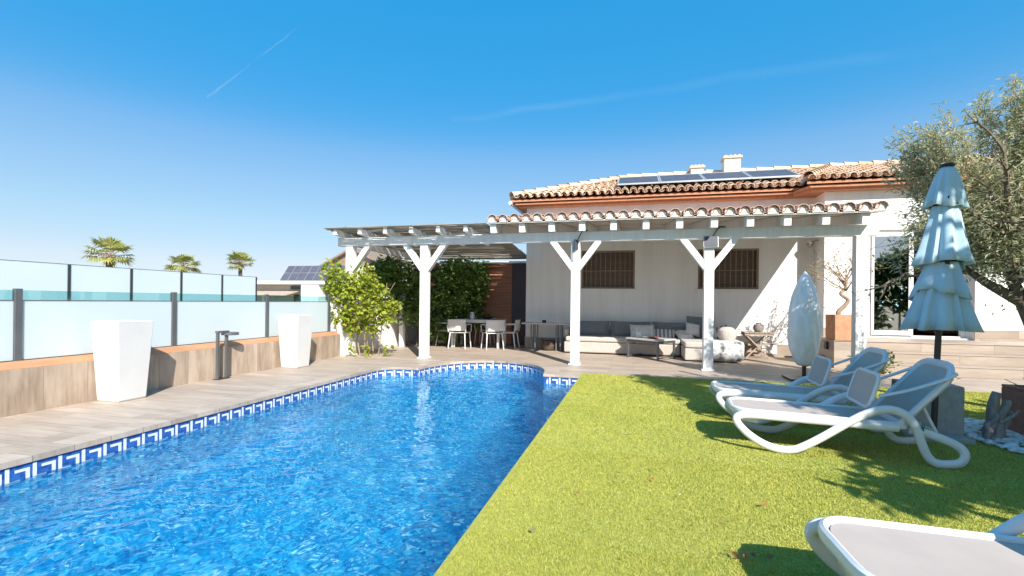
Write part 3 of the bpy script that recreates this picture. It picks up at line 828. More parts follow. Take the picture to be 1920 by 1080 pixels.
# back slope so the ridge closes
roofo = roof.build('roof', M['roof'], villa, smooth=True, angle=50)
RZ = EZ + SL*KX; RY = EY+KX; RZ2 = EZ+.30*(RY-VEY)
dk = MB()   # decks under the tiles, 6 cm below them
def slab(p, th=.05):
    nn = len(p); dk.add([(x,y,z) for x,y,z in p]+[(x,y,z-th) for x,y,z in p], [tuple(range(nn)), tuple(range(2*nn-1, nn-1, -1))]+[(i,nn+i,nn+(i+1)%nn,(i+1)%nn) for i in range(nn)])
slab([(EX0+.04,EY+.05,EZ-.02),(3.95,EY+.05,EZ-.02),(5.6,RY,RZ-.02),(EX0+KX,RY,RZ-.02)])
slab([(EX0+.04,EY+6.4,EZ-.025),(EX0+.04,EY+.06,EZ-.025),(EX0+KX,RY+.01,RZ-.025),(EX0+KX,EY+6.4,RZ-.025)])
slab([(3.80,VEY+.05,EZ-.015),(10.9,VEY+.05,EZ-.015),(10.9,RY+.35,RZ2+.1),(5.65,RY+.35,RZ2+.1)])
slab([(EX0+KX,RY+.02,RZ-.02),(10.9,RY+.02,RZ-.02),(10.9,19.4,EZ),(EX0+KX,19.4,EZ)])
dk.build('roof_deck', M['brick_red'], roofo)
rg = MB()
def ridge(p0, p1, n_):
    p0 = Vector(p0); p1 = Vector(p1); d_ = (p1-p0).normalized(); a_ = d_.cross(Vector((0,0,1))).normalized(); nr_ = a_.cross(d_)
    L = (p1-p0).length/n_
    for k in range(n_): tile(rg, p0+d_*(L*k), a_, d_, nr_, L+.06, .125, .105, .045, .02, False, 6)
ridge((EX0+.05, EY+.05, EZ+.05), (EX0+KX, RY, RZ+.06), 11)
ridge((EX0+KX, RY, RZ+.06), (5.45, RY, RZ+.06), 12)
ridge((5.63, RY+.34, RZ2+.16), (10.8, RY+.34, RZ2+.16), 14)
ridge((3.80, VEY-.02, EZ+.05), (5.63, RY+.34, RZ2+.15), 10)
rg.build('ridge_tiles', M['roof'], roofo, smooth=True, angle=50)
# two-course terracotta cornice under the eaves, and the soffits
cn = MB()
cn.box(EX0+.14, 3.70, EY+.10, WY-.002, WZ-.0, WZ+.05); cn.box(EX0+.22, 3.72, EY+.20, WY-.003, WZ-.055, WZ-.002)
cn.prism([(3.702,EY+.11),(3.88,VEY+.10),(VX+.1,VEY+.10),(VX+.1,VY-.002),(HX1-.003,VY-.002),(HX1-.003,WY-.004),(3.702,WY-.004)], WZ+.003, WZ+.052)
cn.prism([(3.722,EY+.21),(3.96,VEY+.20),(VX+.1,VEY+.20),(VX+.1,VY-.003),(HX1-.004,VY-.003),(HX1-.004,WY-.005),(3.722,WY-.005)], WZ-.052, WZ+.001)
cn.box(VX+.102, 10.8, VEY+.10, VY-.002, WZ, WZ+.05); cn.box(VX+.102, 10.8, VEY+.20, VY-.003, WZ-.055, WZ-.002)
cn.box(EX0+.14, HX0-.002, EY+.101, 19.2, WZ+.001, WZ+.051)
cn.build('cornice', M['brick_red'], roofo)
q = MB(); q.tube([(EX0+.02, EY-.02, EZ-.10), (EX0+.02, EY+5.5, EZ-.10)], .05, 10); q.build('gutter', M['frame_white'], roofo, smooth=True)
# chimneys
for (a, b2, zt_) in ((1.62,2.02,5.50),(2.56,3.05,5.74)):
    f = MB(); f.box(a+.02, b2-.02, 15.42, 15.84, RZ-.25, zt_-.10); ch = f.build('chimney', M['chimney'], roofo, bevel=.01)
    f = MB(); f.box(a-.02, b2+.02, 15.38, 15.88, zt_-.099, zt_-.03)
    for k in range(4):
        x = a+(b2-a)*(k+.5)/4; f.box(x-.035, x+.035, 15.40, 15.86, zt_-.029, zt_)
    f.build('chimney_cap', M['roof'], ch, bevel=.008)
# solar panels on the roof
for k in range(4):
    x0 = -.46+k*1.10; x1 = x0+1.092
    def rp_(x, t, lift): return (x, 13.10+t*math.cos(R(21.5)), 4.44+t*math.sin(R(21.5))+lift)
    T = 1.30
    f = MB()
    for (xa, xb, ta, tb) in ((x0,x1,0,.035),(x0,x1,T-.035,T),(x0,x0+.035,.035,T-.035),(x1-.035,x1,.035,T-.035)):
        lo = [rp_(xa,ta,0),rp_(xb,ta,0),rp_(xb,tb,0),rp_(xa,tb,0)]; hi = [rp_(xa,ta,.04),rp_(xb,ta,.04),rp_(xb,tb,.04),rp_(xa,tb,.04)]
        f.add(lo+hi, [(3,2,1,0),(4,5,6,7),(0,1,5,4),(1,2,6,5),(2,3,7,6),(3,0,4,7)])
    pn = MB()
    lo = [rp_(x0+.036,.036,.005),rp_(x1-.036,.036,.005),rp_(x1-.036,T-.036,.005),rp_(x0+.036,T-.036,.005)]; hi = [(x,y,z+.028) for x,y,z in lo]
    pn.add(lo+hi, [(3,2,1,0),(4,5,6,7),(0,1,5,4),(1,2,6,5),(2,3,7,6),(3,0,4,7)])
    po = pn.build('solar_panel', M['cell'], villa)
    f.build('panel_frame', M['alu'], po)
    f = MB()
    for xx in (x0+.2, x1-.2): f.beam(rp_(xx,.05,-.05), rp_(xx,T-.05,-.06), .04, .04)
    f.build('panel_rail', M['alu'], po)

# ---- raised terrace and steps
tz = .57
q = MB(); q.box(4.03, 10.5, 11.26, VY-.002, .001, tz-.012); struct(q.build('terrace', M['riser_tile']))
q = MB(); q.box(4.02, 10.5, 11.245, VY-.003, tz-.011, tz); struct(q.build('terrace_paving', M['deck'], bevel=.004))
for k, (yy, zz) in enumerate(((10.90, .38), (10.54, .19))):
    q = MB(); q.box(4.62, 10.5, yy, 11.243-.36*k, .002, zz-.012); struct(q.build('step', M['riser_tile']))
    q = MB(); q.box(4.61, 10.5, yy-.012, 11.244-.36*k, zz-.011, zz); struct(q.build('step', M['deck'], bevel=.004))
q = MB(); q.box(4.012, 4.028, 11.32, 11.42, .60-.02, .60+.13) if False else q.box(3.985, 4.028, 11.55, 11.68, .36, .52)
tag(q.build('wall_socket', M['black'], bevel=.004), 'small black weatherproof socket box on the terrace side wall', 'socket')

# ------------------------------------------------------------------ pergola
PY = 10.02
perg = thing('pergola', 'white timber pergola with braced posts, half roofed in tiles and half in reed', 'pergola', (-1.2, PY, 0))
bz0, bz1 = 2.56, 2.76
def post(x, y, top, wd=.18):
    f = MB(); f.box(x-wd/2, x+wd/2, y-wd/2, y+wd/2, .006, top)
    return f.build('post', M['white_paint'], perg, bevel=.008)
pxs = [-6.47, -4.58, -1.18, 1.41, 3.98]
for i, x in enumerate(pxs):
    p_ = post(x, PY, bz0-.002)
    f = MB(); f.box(x-.12, x+.12, PY-.12, PY+.12, .004, .03); f.build('foot', M['plaster'], p_)
    for sg in (-1, 1):
        if (i == 0 and sg < 0) or i == 4: continue
        f = MB(); f.beam((x+sg*.045, PY, 1.99), (x+sg*.50, PY, 2.60), .12, .145, up=(0,1,0))
        # trim: a diagonal with ends buried in post and beam
        f.build('brace', M['white_paint'], perg, bevel=.005)
f = MB(); f.box(-6.78, 4.25, PY-.08, PY+.08, bz0, bz1); f.build('beam', M['white_paint'], perg, bevel=.008)
for x, y in ((-6.25, 12.2), (-5.62, 13.5)): post(x, y, 2.50, .13)
f = MB(); f.beam((-6.42, PY+.1, 2.64), (-6.15, 13.9, 2.50), .10, .16); f.build('side_beam', M['white_paint'], perg, bevel=.006)
f = MB(); f.box(-6.5, HX0-.01, 13.75, 13.83, 2.44, 2.50); f.build('rear_beam', M['white_paint'], perg, bevel=.006)
# rafters under tiles
def ztile(y): return 2.81 + .12*(y-9.6)
for k in range(12):
    x = -2.87 + .617*k
    y0 = 9.62; y1 = WY-.01 if x < 3.75 else 12.4
    f = MB(); f.beam((x, y0, ztile(y0)+.012), (x, y1, ztile(y1)+.012), .125, .19)
    f.build('rafter', M['white_paint'], perg, bevel=.005)
# rafters under reed
def zreed(y): return 2.78 + (2.46-2.78)*(y-9.6)/4.4
for k in range(6):
    x = -6.62 + .63*k
    f = MB(); f.beam((x, 9.58, zreed(9.58)+.06), (x, 11.2, zreed(11.2)+.06), .085, .13)
    f.build('rafter', M['white_paint'], perg, bevel=.005)
f = MB()
y0, y1 = 9.55, WY-.012
f.add([(-2.98,y0,ztile(y0)+.112),(4.20,y0,ztile(y0)+.112),(4.20,y1,ztile(y1)+.112),(-2.98,y1,ztile(y1)+.112),(-2.98,y0,ztile(y0)+.134),(4.20,y0,ztile(y0)+.134),(4.20,y1,ztile(y1)+.134),(-2.98,y1,ztile(y1)+.134)], [(3,2,1,0),(4,5,6,7),(0,1,5,4),(1,2,6,5),(2,3,7,6),(3,0,4,7)])
M['board'] = mat('ceiling_board', (.62,.56,.50), (.52,.46,.40), scale=(1,10,1), nscale=1.5, rough=.8)
f.build('roof_board', M['board'], perg)
tl = MB(); pg_ = MB()
sb = math.atan(.12)
tile_field(tl, (-2.98, 9.52, ztile(9.52)+.136), (1,0,0), (0, math.cos(sb), math.sin(sb)), 7.20, 3.6, sp=.238, course=.38, r=.105, plug=pg_, rng=rt_)
tlo = tl.build('roof_tiles', M['roof_old'], perg, smooth=True, angle=50)
pg_.build('mortar', M['mortar'], tlo)
# reed mat: many stalks side by side
rd = MB(); rr_ = random.Random(4)
y = 9.50
while y < 14.05:
    z = zreed(y)+.135+rr_.uniform(-.008,.012); r = rr_.uniform(.006,.011)
    x0 = -6.86+rr_.uniform(-.03,.05); x1 = -2.99+rr_.uniform(-.03,.0)
    xx = x0
    while xx < x1-.05:
        xe = min(x1, xx+rr_.uniform(.9,2.2)); sk_ = rr_.uniform(-.018,.018)
        rd.tube([(xx,y+rr_.uniform(-.006,.006),z+rr_.uniform(-.006,.006)), ((xx+xe)/2,y+sk_*.5,z+rr_.uniform(-.008,.010)), (xe,y+sk_,z+rr_.uniform(-.006,.006))], r, 5, cap=False)
        xx = xe - rr_.uniform(-.02,.1)
    y += rr_.uniform(.011,.0185) if not (13.0 < y < 13.75 and rr_.random() < .3) else rr_.uniform(.03,.06)
rd.build('reed_cover', M['reed'], perg)
f = MB()
for x in (-6.3,-5.2,-4.1,-3.2): f.beam((x,9.5,zreed(9.5)+.158),(x,14.0,zreed(14.0)+.158),.006,.006)
f.build('binding_wire', M['dark_metal'], perg)

# solar floodlights hung on the posts
def floodlight(x, kind):
    t = thing('solar_light', kind, 'solar light', (x, PY-.1, 2.6), group='solar lights on the pergola posts')
    if 'square' in kind:
        f = MB(); f.obox((x, PY-.14, 2.50), (.24,.02,.20), (R(-12),0,0)); pn = f.build('solar_cell', M['cell'], t, bevel=.003)
        f = MB(); f.obox((x, PY-.128, 2.498), (.27,.016,.225), (R(-12),0,0)); f.build('cell_frame', M['alu'], pn)
    else:
        f = MB(); f.obox((x, PY-.14, 2.49), (.03,.12,.20), (0,0,R(-25))); pn = f.build('solar_cell', M['cell'], t, bevel=.003)
        f = MB(); f.box(x-.085, x-.055, PY-.115, PY-.095, 2.15, 2.55); f.build('mount', M['alu'], t)
    f = MB(); f.tube([(x+.03,PY-.1,2.60),(x+.09,PY-.16,2.70),(x+.13,PY-.2,2.75)], .01, 6); f.build('arm', M['black'], t)
    f = MB(); f.obox((x+.16, PY-.22, 2.765), (.16,.10,.022), (R(15),0,0)); f.build('lamp_head', M['black'], t, bevel=.004)
floodlight(-1.16, 'thin side turned solar light on the pergola post beside the console table')
floodlight(1.43, 'square solar light with a gridded panel on the pergola post before the chaise')

# ------------------------------------------------------------------ patio end: slatted wall, hedge, vine
bt = thing('slatted_wall', 'brown horizontally slatted wall at the shaded end of the patio', 'wall', (-3.9, 14, 0))
f = MB()
for k in range(27): f.box(-5.2, -3.56, 13.98, 14.02+.004*(k%2), .02+k*.092, .02+k*.092+.084)
f.build('slats', M['brown_slat'], bt, bevel=.004)
f = MB(); f.box(-6.5, -2.96, 14.05, 14.2, 0, 2.5); f.build('backing', M['brown_slat'], bt)
f = MB(); f.box(-3.555, -2.97, 13.97, 14.03, .01, 2.48); dr = f.build('door', M['dark_door'], bt, bevel=.004)
f = MB(); f.box(-3.50,-3.47,13.94,13.968,1.0,1.14); f.build('handle', M['dark_metal'], dr)

rh = random.Random(31)
hd = thing('hedge', 'dense dark green climbing hedge round the dining corner of the pergola', 'hedge', (-5.6, 13, 0))
lf = MB(); pts = []
for _ in range(52):
    t = rh.random()
    c0 = (-6.25+t*1.75+rh.gauss(0,.1), 12.35+t*1.2+rh.gauss(0,.2), rh.uniform(.35,2.35))
    pts += ell_pts(c0, (.42,.38,.36), 150, rh, .45)
for _ in range(22):   # along the garden wall
    c0 = (-6.45+rh.gauss(0,.06), rh.uniform(10.6,12.5), rh.uniform(1.2,2.3))
    pts += ell_pts(c0, (.30,.42,.34), 140, rh, .45)
for _ in range(10):
    c0 = (-4.75+rh.gauss(0,.18), 13.65+rh.gauss(0,.1), rh.uniform(.9,2.4)); pts += ell_pts(c0, (.36,.3,.34), 130, rh, .45)
pts = [p for p in pts if p[2] > .05 and p[2] < 2.62]
leaf_cloud(lf, pts, .13, rh, aspect=.62); lf.build('foliage', L_dark, hd)
st = MB()
for k in range(9):
    x0, y0 = -6.2+k*.2, 12.5+k*.13
    st.tube(spline([(x0,y0,0),(x0+rh.gauss(0,.06),y0,.7),(x0+rh.gauss(0,.12),y0+.05,1.4),(x0+rh.gauss(0,.15),y0+.1,2.2)],4), [.02,.019,.018,.017,.016,.015,.014,.013,.012,.011,.009,.008,.006], 6)
st.build('stems', M['bark'], hd, smooth=True)

vn = thing('vine', 'bright yellow green climbing vine tumbling over the end post of the pergola', 'climbing plant', (-6.0, 9.95, 0))
lf = MB(); pts = []
for (x,y,z,r,nn) in ((-6.95,9.95,2.05,.26,120),(-6.75,9.8,1.85,.30,190),(-6.35,9.75,1.70,.36,260),(-5.95,9.8,1.66,.34,260),(-5.65,9.85,1.40,.30,210),(-6.15,9.75,1.32,.36,260),(-6.65,9.8,1.38,.28,170),
                     (-5.75,9.75,1.10,.33,260),(-5.45,9.8,.98,.27,190),(-6.15,9.8,.92,.34,240),(-6.60,9.78,.95,.26,150),(-5.85,9.85,.72,.28,170),(-6.9,9.9,1.62,.24,120),(-6.3,9.85,.66,.24,100),(-5.35,9.95,1.15,.2,90),(-6.1,10.0,1.95,.25,110)):
    pts += ell_pts((x,y,z), (r*1.05,r*.85,r), nn, rh, .4)
for (x,y) in ((-6.2,9.7),(-5.9,9.85),(-5.5,10.05)):
    for _ in range(16): pts.append((x+rh.gauss(0,.08), y+rh.gauss(0,.06), rh.uniform(.03,.28)))
leaf_cloud(lf, pts, .105, rh, aspect=.78, droop=.35); lf.build('foliage', L_bright, vn)
st = MB()
for k in range(6):
    x0 = -6.35+k*.12
    st.tube(spline([(x0,10.05,0),(x0+rh.gauss(0,.08),10.0,.5),(x0+rh.gauss(0,.2),9.9,1.1),(x0+rh.gauss(0,.3),9.9,1.7)],4), [.016-.0009*i for i in range(13)], 6)
st.build('stems', M['bark_pale'], vn, smooth=True)

# ------------------------------------------------------------------ dining set
dt = thing('dining_table', 'white dining table set under the reed roof by the hedge', 'table', (-4.25, 13.0, 0))
TX0, TX1, TY0, TY1, TZ = -4.98, -3.55, 12.62, 13.45, .79
f = MB(); f.box(TX0,TX1,TY0,TY1,TZ-.03,TZ); f.build('tabletop', M['white_resin'], dt, bevel=.006)
f = MB(); f.box(TX0+.04,TX1-.04,TY0+.04,TY0+.07,TZ-.09,TZ-.031); f.box(TX0+.04,TX1-.04,TY1-.07,TY1-.04,TZ-.09,TZ-.031); f.build('apron', M['white_resin'], dt)
for x in (TX0+.05, TX1-.05):
    for y in (TY0+.05, TY1-.05):
        f = MB(); f.box(x-.03,x+.03,y-.03,y+.03,.006,TZ-.031); f.build('leg', M['white_resin'], dt, bevel=.004)
def dchair():
    t = thing('dining_chair', 'x', 'chair', group='white dining chairs round the patio table')
    f = MB(); f.obox((0,0,.445),(.47,.45,.025)); f.build('seat', M['tan_mesh'], t, bevel=.012, world=False)
    # shell back: a curved panel with an open weave
    f = MB(); W = 9
    for k in range(W):
        u0, u1 = -1+2*k/W, -1+2*(k+1)/W
        def pt(u, z): return (u*.25*(1+.1*(z-.5)), -.225-.05*(1-u*u)-(z-.45)*.16, z)
        f.add([pt(u0,.50),pt(u1,.50),pt(u1,.80),pt(u0,.80),*[(x,y+.018,z) for x,y,z in (pt(u0,.50),pt(u1,.50),pt(u1,.80),pt(u0,.80))]], [(0,1,2,3),(7,6,5,4),(0,4,5,1),(3,2,6,7)])
    f.build('backrest', M['tan_mesh'], t, world=False, smooth=True)
    for sg in (-1,1):
        f = MB(); f.tube(spline([(sg*.245,-.24,.46),(sg*.27,-.26,.66),(sg*.275,-.05,.67),(sg*.27,.16,.655),(sg*.25,.21,.60),(sg*.245,.2,.455)],5), .014, 6); f.build('armrest', M['white_resin'], t, smooth=True, world=False)
        for yy, y2 in ((.19,.215),(-.20,-.26)):
            f = MB(); f.tube([(sg*.21,yy,.435),(sg*.245,y2,.006)], [.019,.013], 7); f.build('leg', M['white_resin'], t, smooth=True, world=False)
    return t
ch0 = dchair()
for i, (x, y, rz, lab) in enumerate(((-4.62,12.42,0,'white mesh backed dining chair turned away, nearest the pergola post'),
                            (-3.72,12.50,R(35),'white dining chair half turned by the table leg near the dark door'),
                            (-3.38,12.92,R(90),'white dining chair at the table end against the dark door'),
                            (-5.22,13.0,R(-90),'white dining chair at the table end tucked into the hedge'),
                            (-4.3,13.66,R(180),'white dining chair on the far side of the table before the slatted wall'))):
    o = ch0 if i == 0 else copy_tree(ch0)
    o.location = (x,y,0); o.rotation_euler = (0,0,rz); o['label'] = lab
bo = thing('fruit_bowl', 'shallow dark bowl of dried flowers on the dining table', 'bowl', (-4.02,13.0,TZ))
f = MB(); f.lathe([(.07,.0),(.10,.012),(.22,.07),(.235,.085),(.215,.083),(.09,.03)], 24, (-4.02,13.0,TZ)); f.build('bowl', M['dark_metal'], bo, smooth=True)
f = MB(); leaf_cloud(f, ell_pts((-4.02,13.0,TZ+.13),(.17,.17,.09),90,rh,.2), .06, rh, aspect=.8); f.build('dried_flowers', M['dry_leaf'], bo)
vs_ = MB(); vs_.lathe([(.05,0),(.065,.01),(.075,.10),(.05,.16),(.06,.20),(.052,.2),(.045,.165)], 20, (-4.42,12.86,TZ))
tag(vs_.build('vase', M['white_resin'], smooth=True), 'white vase standing on the dining table beside the bowl', 'vase')

# ------------------------------------------------------------------ console, sofa, lounge
cn_ = thing('console_table', 'grey topped console table with paired dark legs against the villa wall', 'table', (-2.25,12.75,0))
f = MB(); f.box(-2.92,-1.62,12.55,12.98,.70,.74); f.build('tabletop', M['grey_top'], cn_, bevel=.005)
for x in (-2.66,-2.55,-1.98,-1.87):
    for y in (12.60,12.93):
        f = MB(); f.box(x-.017,x+.017,y-.017,y+.017,.006,.699); f.build('leg', M['post_metal'], cn_)
ct = MB(); ct.lathe([(.05,0),(.055,.005),(.06,.07),(.054,.07),(.05,.01)], 18, (-2.34,12.76,.741)); tag(ct.build('candle_pot', M['black'], smooth=True), 'small black pot on the console table', 'pot')
bk = thing('basket', 'round dark wicker basket on the floor under the console table', 'basket', (-2.2,12.75,0))
f = MB(); f.lathe([(.13,.004),(.16,.03),(.19,.14),(.18,.25),(.155,.27),(.145,.26),(.17,.14),(.14,.04)], 26, (-2.2,12.75,0)); f.build('body', M['wicker'], bk, smooth=True)
f = MB()
for sg in (-1,1): f.tube(spline([(-2.2+sg*.15,12.70,.26),(-2.2+sg*.21,12.72,.31),(-2.2+sg*.21,12.78,.31),(-2.2+sg*.15,12.80,.26)],5), .012, 6)
f.build('handle', M['wicker'], bk, smooth=True)

def cushion(name, c, size, rot, m, label, cat='cushion', group=None, puff=.5, nu=8, parent=None):
    # pillow: two bulged faces meeting in a seam
    from mathutils import Euler
    Mx = Euler(rot).to_matrix(); a, b2, h = size[0]/2, size[1]/2, size[2]/2
    vs = []; fs = []
    for sg in (1,-1):
        for i in range(nu+1):
            for j in range(nu+1):
                u, v = -1+2*i/nu, -1+2*j/nu
                e = (max(0,1-u**4)*max(0,1-v**4))**puff
                pinch = 1-.05*(u*u*v*v)*0
                sx = u*a*(1-.06*(1-abs(v)**2)*abs(u)**3); sy = v*b2*(1-.06*(1-abs(u)**2)*abs(v)**3)
                p = Mx @ Vector((sx, sy, sg*(h*e+.002))) + Vector(c)
                vs.append(p)
    N = (nu+1)**2
    for i in range(nu):
        for j in range(nu):
            k = i*(nu+1)+j
            fs.append((k,k+nu+1,k+nu+2,k+1)); fs.append((N+k+1,N+k+nu+2,N+k+nu+1,N+k))
    mb = MB(); mb.add(vs, fs)
    for i in range(nu):
        k0, k1 = i*(nu+1), (i+1)*(nu+1); mb.add([vs[k0],vs[k1],vs[N+k1],vs[N+k0]],[(0,1,2,3)]); k0 += nu; k1 += nu; mb.add([vs[k0],vs[k1],vs[N+k1],vs[N+k0]],[(3,2,1,0)])
        k0, k1 = i, i+1; mb.add([vs[k0],vs[k1],vs[N+k1],vs[N+k0]],[(3,2,1,0)]); k0 += nu*(nu+1); k1 += nu*(nu+1); mb.add([vs[k0],vs[k1],vs[N+k1],vs[N+k0]],[(0,1,2,3)])
    o = mb.build(name, m, parent, smooth=True, angle=70)
    if parent is None: tag(o, label, cat, group)
    return o
sf = thing('corner_sofa', 'long low beige outdoor corner sofa with a chaise along the villa wall', 'sofa', (.2,12.6,0))
f = MB(); f.box(-1.72,1.10,12.22,13.10,.03,.30); f.build('base', M['sofa'], sf, bevel=.03)
f = MB(); f.box(1.12,2.30,11.38,13.10,.03,.30); f.build('chaise_base', M['sofa'], sf, bevel=.03)
f = MB(); f.box(-1.68,.02,12.20,13.0,.305,.43); f.build('seat_cushion', M['sofa'], sf, bevel=.04, seg=3)
f = MB(); f.box(.04,1.10,12.20,13.0,.305,.43); f.build('seat_cushion', M['sofa'], sf, bevel=.04, seg=3)
f = MB(); f.box(1.12,2.28,11.36,13.0,.305,.44); f.build('seat_cushion', M['sofa'], sf, bevel=.04, seg=3)
f = MB(); f.box(-1.72,2.30,13.02,13.12,.305,.60); f.box(-1.74,-1.64,12.4,13.0,.432,.60); f.build('backrest', M['sofa'], sf, bevel=.03)
for k, (x, tw) in enumerate(((-1.12,1.02),(-.08,1.04),(.94,.96))):
    cushion('back_cushion', (x,12.86,.61), (tw,.44,.22), (R(72),0,R(rnd.uniform(-2,2))), M['cush_grey'], '', parent=sf)
# throw over the chaise end
def throw_mat():
    t = NT('tie_dye_throw'); v = t.coord((2.2,5,3))
    n_ = t.noise(v, 2.3, 6, .6)
    t.link(t.ramp(n_, [(.36,(.10,.11,.12)),(.46,(.45,.44,.43)),(.56,(.70,.68,.66)),(.66,(.32,.33,.34))]), t.p.inputs['Base Color']); t.p.inputs['Roughness'].default_value = .95
    return t.mat
M['throw'] = throw_mat()
def stripe_mat():
    t = NT('striped_cushion'); v = t.coord((1,1,1))
    wv = t.node('ShaderNodeTexWave'); wv.inputs['Scale'].default_value = 3.4; wv.inputs['Distortion'].default_value = .6; t.link(v, wv.inputs['Vector'])
    t.link(t.ramp(wv.outputs['Fac'], [(.35,(.22,.21,.21)),(.5,(.66,.63,.60))]), t.p.inputs['Base Color']); t.p.inputs['Roughness'].default_value = .95
    return t.mat
M['stripe'] = stripe_mat()
f = MB(); X0, X1 = 1.62, 2.325
prof = [(11.335,.05),(11.330,.20),(11.325,.40),(11.36,.457),(11.7,.452),(12.1,.455),(12.5,.452)]
nx = 12; grid = []
for i in range(nx+1):
    u = i/nx; x = X0+(X1-X0)*u
    for (y, z) in prof: grid.append((x+rnd.uniform(-.01,.01), y-.012*math.sin(u*18)*(z<.4), z+rnd.uniform(0,.008)+(.03*rnd.random() if z<.1 else 0)))
m_ = len(prof)
f.add(grid, [(i*m_+j,(i+1)*m_+j,(i+1)*m_+j+1,i*m_+j+1) for i in range(nx) for j in range(m_-1)])
o = f.build('throw', M['throw'], smooth=True, angle=80); sm_ = o.modifiers.new('thick','SOLIDIFY'); sm_.thickness = .012; sm_.offset = 1
tag(o, 'grey and white patterned throw draped over the chaise end', 'blanket')
cushion('cushion', (.22,12.58,.55), (.62,.44,.26), (R(64),0,R(8)), M['cush_white'], 'fluffy white cushion leaning on the long sofa behind the coffee table')
cushion('cushion', (.72,12.60,.50), (.60,.36,.20), (R(48),0,R(-14)), M['stripe'], 'pale striped cushion lying between the white cushion and the chaise')
cushion('cushion', (1.62,12.88,.68), (.64,.62,.22), (R(80),0,R(-6)), M['cush_grey'], 'large dark grey square cushion standing upright in the sofa corner')
cushion('cushion', (1.22,12.52,.52), (.42,.36,.16), (R(28),0,R(18)), M['cush_white'], 'flat white cushion at the inner corner of the chaise')
cushion('cushion', (1.42,12.60,.66), (.36,.34,.16), (R(62),R(12),R(14)), M['cush_white'], 'small cream cushion propped against the upright grey one')
cushion('cushion', (1.96,12.35,.58), (.50,.40,.18), (R(52),R(-20),R(-32)), M['stripe'], 'black and white striped cushion leaning beside the pergola post')
pf = MB(); pf.lathe([(.06,0),(.16,.02),(.215,.12),(.20,.24),(.11,.31),(.02,.32)], 24, (2.10,11.98,.452), fn=lambda t,z: 1+.02*math.sin(8*t))
tag(pf.build('round_cushion', M['sofa'], smooth=True), 'plump round cream cushion on the chaise end', 'cushion')

# coffee table, set at an angle
cf = thing('coffee_table', 'square coffee table with pale top and thin dark legs before the corner sofa', 'table', (.40,11.80,0), R(-38))
f = MB(); f.obox((0,0,.455),(.92,.70,.04)); f.build('tabletop', M['grey_top'], cf, bevel=.005, world=False)
f = MB()
for yy in (-.31,.31): f.obox((0,yy,.40),(.86,.03,.05))
for xx in (-.42,.42): f.obox((xx,0,.402),(.03,.58,.05))
f.build('apron', M['post_metal'], cf, world=False)
for xx in (-.42,.42):
    for yy in (-.31,.31):
        f = MB(); f.obox((xx,yy,.219),(.042,.042,.426)); f.build('leg', M['post_metal'], cf, world=False, bevel=.003)
f = MB()
for xx in (-.42,.42): f.obox((xx,0,.05),(.025,.57,.025))
f.build('stretcher', M['post_metal'], cf, world=False)
mg = MB(); mg.box(.06,.20,11.84,11.98,.477,.62); tag(mg.build('candle_box', M['white_resin'], bevel=.02), 'white square lantern block on the coffee table', 'lantern')
pl_ = MB(); pl_.lathe([(.06,0),(.10,.008),(.14,.03),(.132,.03),(.06,.012)], 22, (.46,11.72,.476)); tag(pl_.build('plate', M['plate'], smooth=True), 'small orange plate on the coffee table', 'plate')

# folding side table with a round pot
ft = thing('side_table', 'weathered folding wooden side table beside the sunlit wall', 'table', (2.92,12.82,0))
f = MB()
for k in range(6): f.box(2.60+k*.112, 2.60+k*.112+.104, 12.60, 13.06, .60, .625)
f.build('tabletop', M['teak'], ft, bevel=.004)
f = MB(); f.box(2.61,3.26,12.62,12.65,.545,.599); f.box(2.61,3.26,13.01,13.04,.545,.599); f.build('apron', M['teak'], ft)
for y in (12.66,13.0):
    for (xa, xb) in ((2.66,3.16),(3.16,2.66)):
        f = MB(); f.beam((xa,y+(.03 if xa<xb else 0),.006),(xb,y+(.03 if xa<xb else 0),.545),.028,.05,up=(0,1,0)); f.build('leg', M['teak'], ft)
f = MB()
for z in (.14,.30): f.box(2.70,3.14,12.70,12.73,z,z+.045)
f.build('shelf_slats', M['teak'], ft)
f = MB(); f.box(2.62,3.24,12.86,12.99,.33,.345); f.build('shelf', M['teak'], ft)
rv = MB(); rv.lathe([(.05,0),(.09,.012),(.125,.09),(.11,.17),(.055,.21),(.06,.225),(.045,.22)], 24, (2.96,12.82,.626)); tag(rv.build('vase', M['driftwood'], smooth=True), 'round brown ball vase on the folding side table', 'vase')

# ------------------------------------------------------------------ terrace plants
op = thing('plant_pot', 'square orange terracotta pot on the terrace corner holding a twisted tree', 'plant pot', (4.3,11.54,tz))
f = MB(); ox, oy = 4.31, 11.55
def sq(h, z): return [(ox-h,oy-h,z),(ox+h,oy-h,z),(ox+h,oy+h,z),(ox-h,oy+h,z)]
vs = sum([sq(.255,tz+.004), sq(.262,tz+.50), sq(.262,tz+.53), sq(.232,tz+.53), sq(.230,tz+.47)], [])
f.add(vs, [(3,2,1,0)]+[(i*4+k,i*4+(k+1)%4,(i+1)*4+(k+1)%4,(i+1)*4+k) for i in range(4) for k in range(4)]+[(16,17,18,19)]); f.build('pot', M['terracotta'], op, bevel=.01)
f = MB(); f.poly([(x,y,z+.001) for x,y,z in sq(.229,tz+.47)]); f.build('soil', M['ground'], op)
bn = thing('potted_tree', 'bare twisted trunk tree with thin spreading twigs in the orange pot', 'tree', (ox,oy,tz+.47))
f = MB(); b0 = tz+.47
tw = spline([(ox-.08,oy,b0),(ox-.10,oy,b0+.12),(ox+.02,oy,b0+.26),(ox+.07,oy,b0+.38),(ox-.06,oy,b0+.50),(ox+.02,oy,b0+.62),(ox+.05,oy,b0+.80)],6)
f.tube(tw, [.052-.0007*i for i in range(len(tw))], 8)
f.build('trunk', M['bark_pale'], bn, smooth=True)
f = MB(); tips = []
rb = random.Random(8)
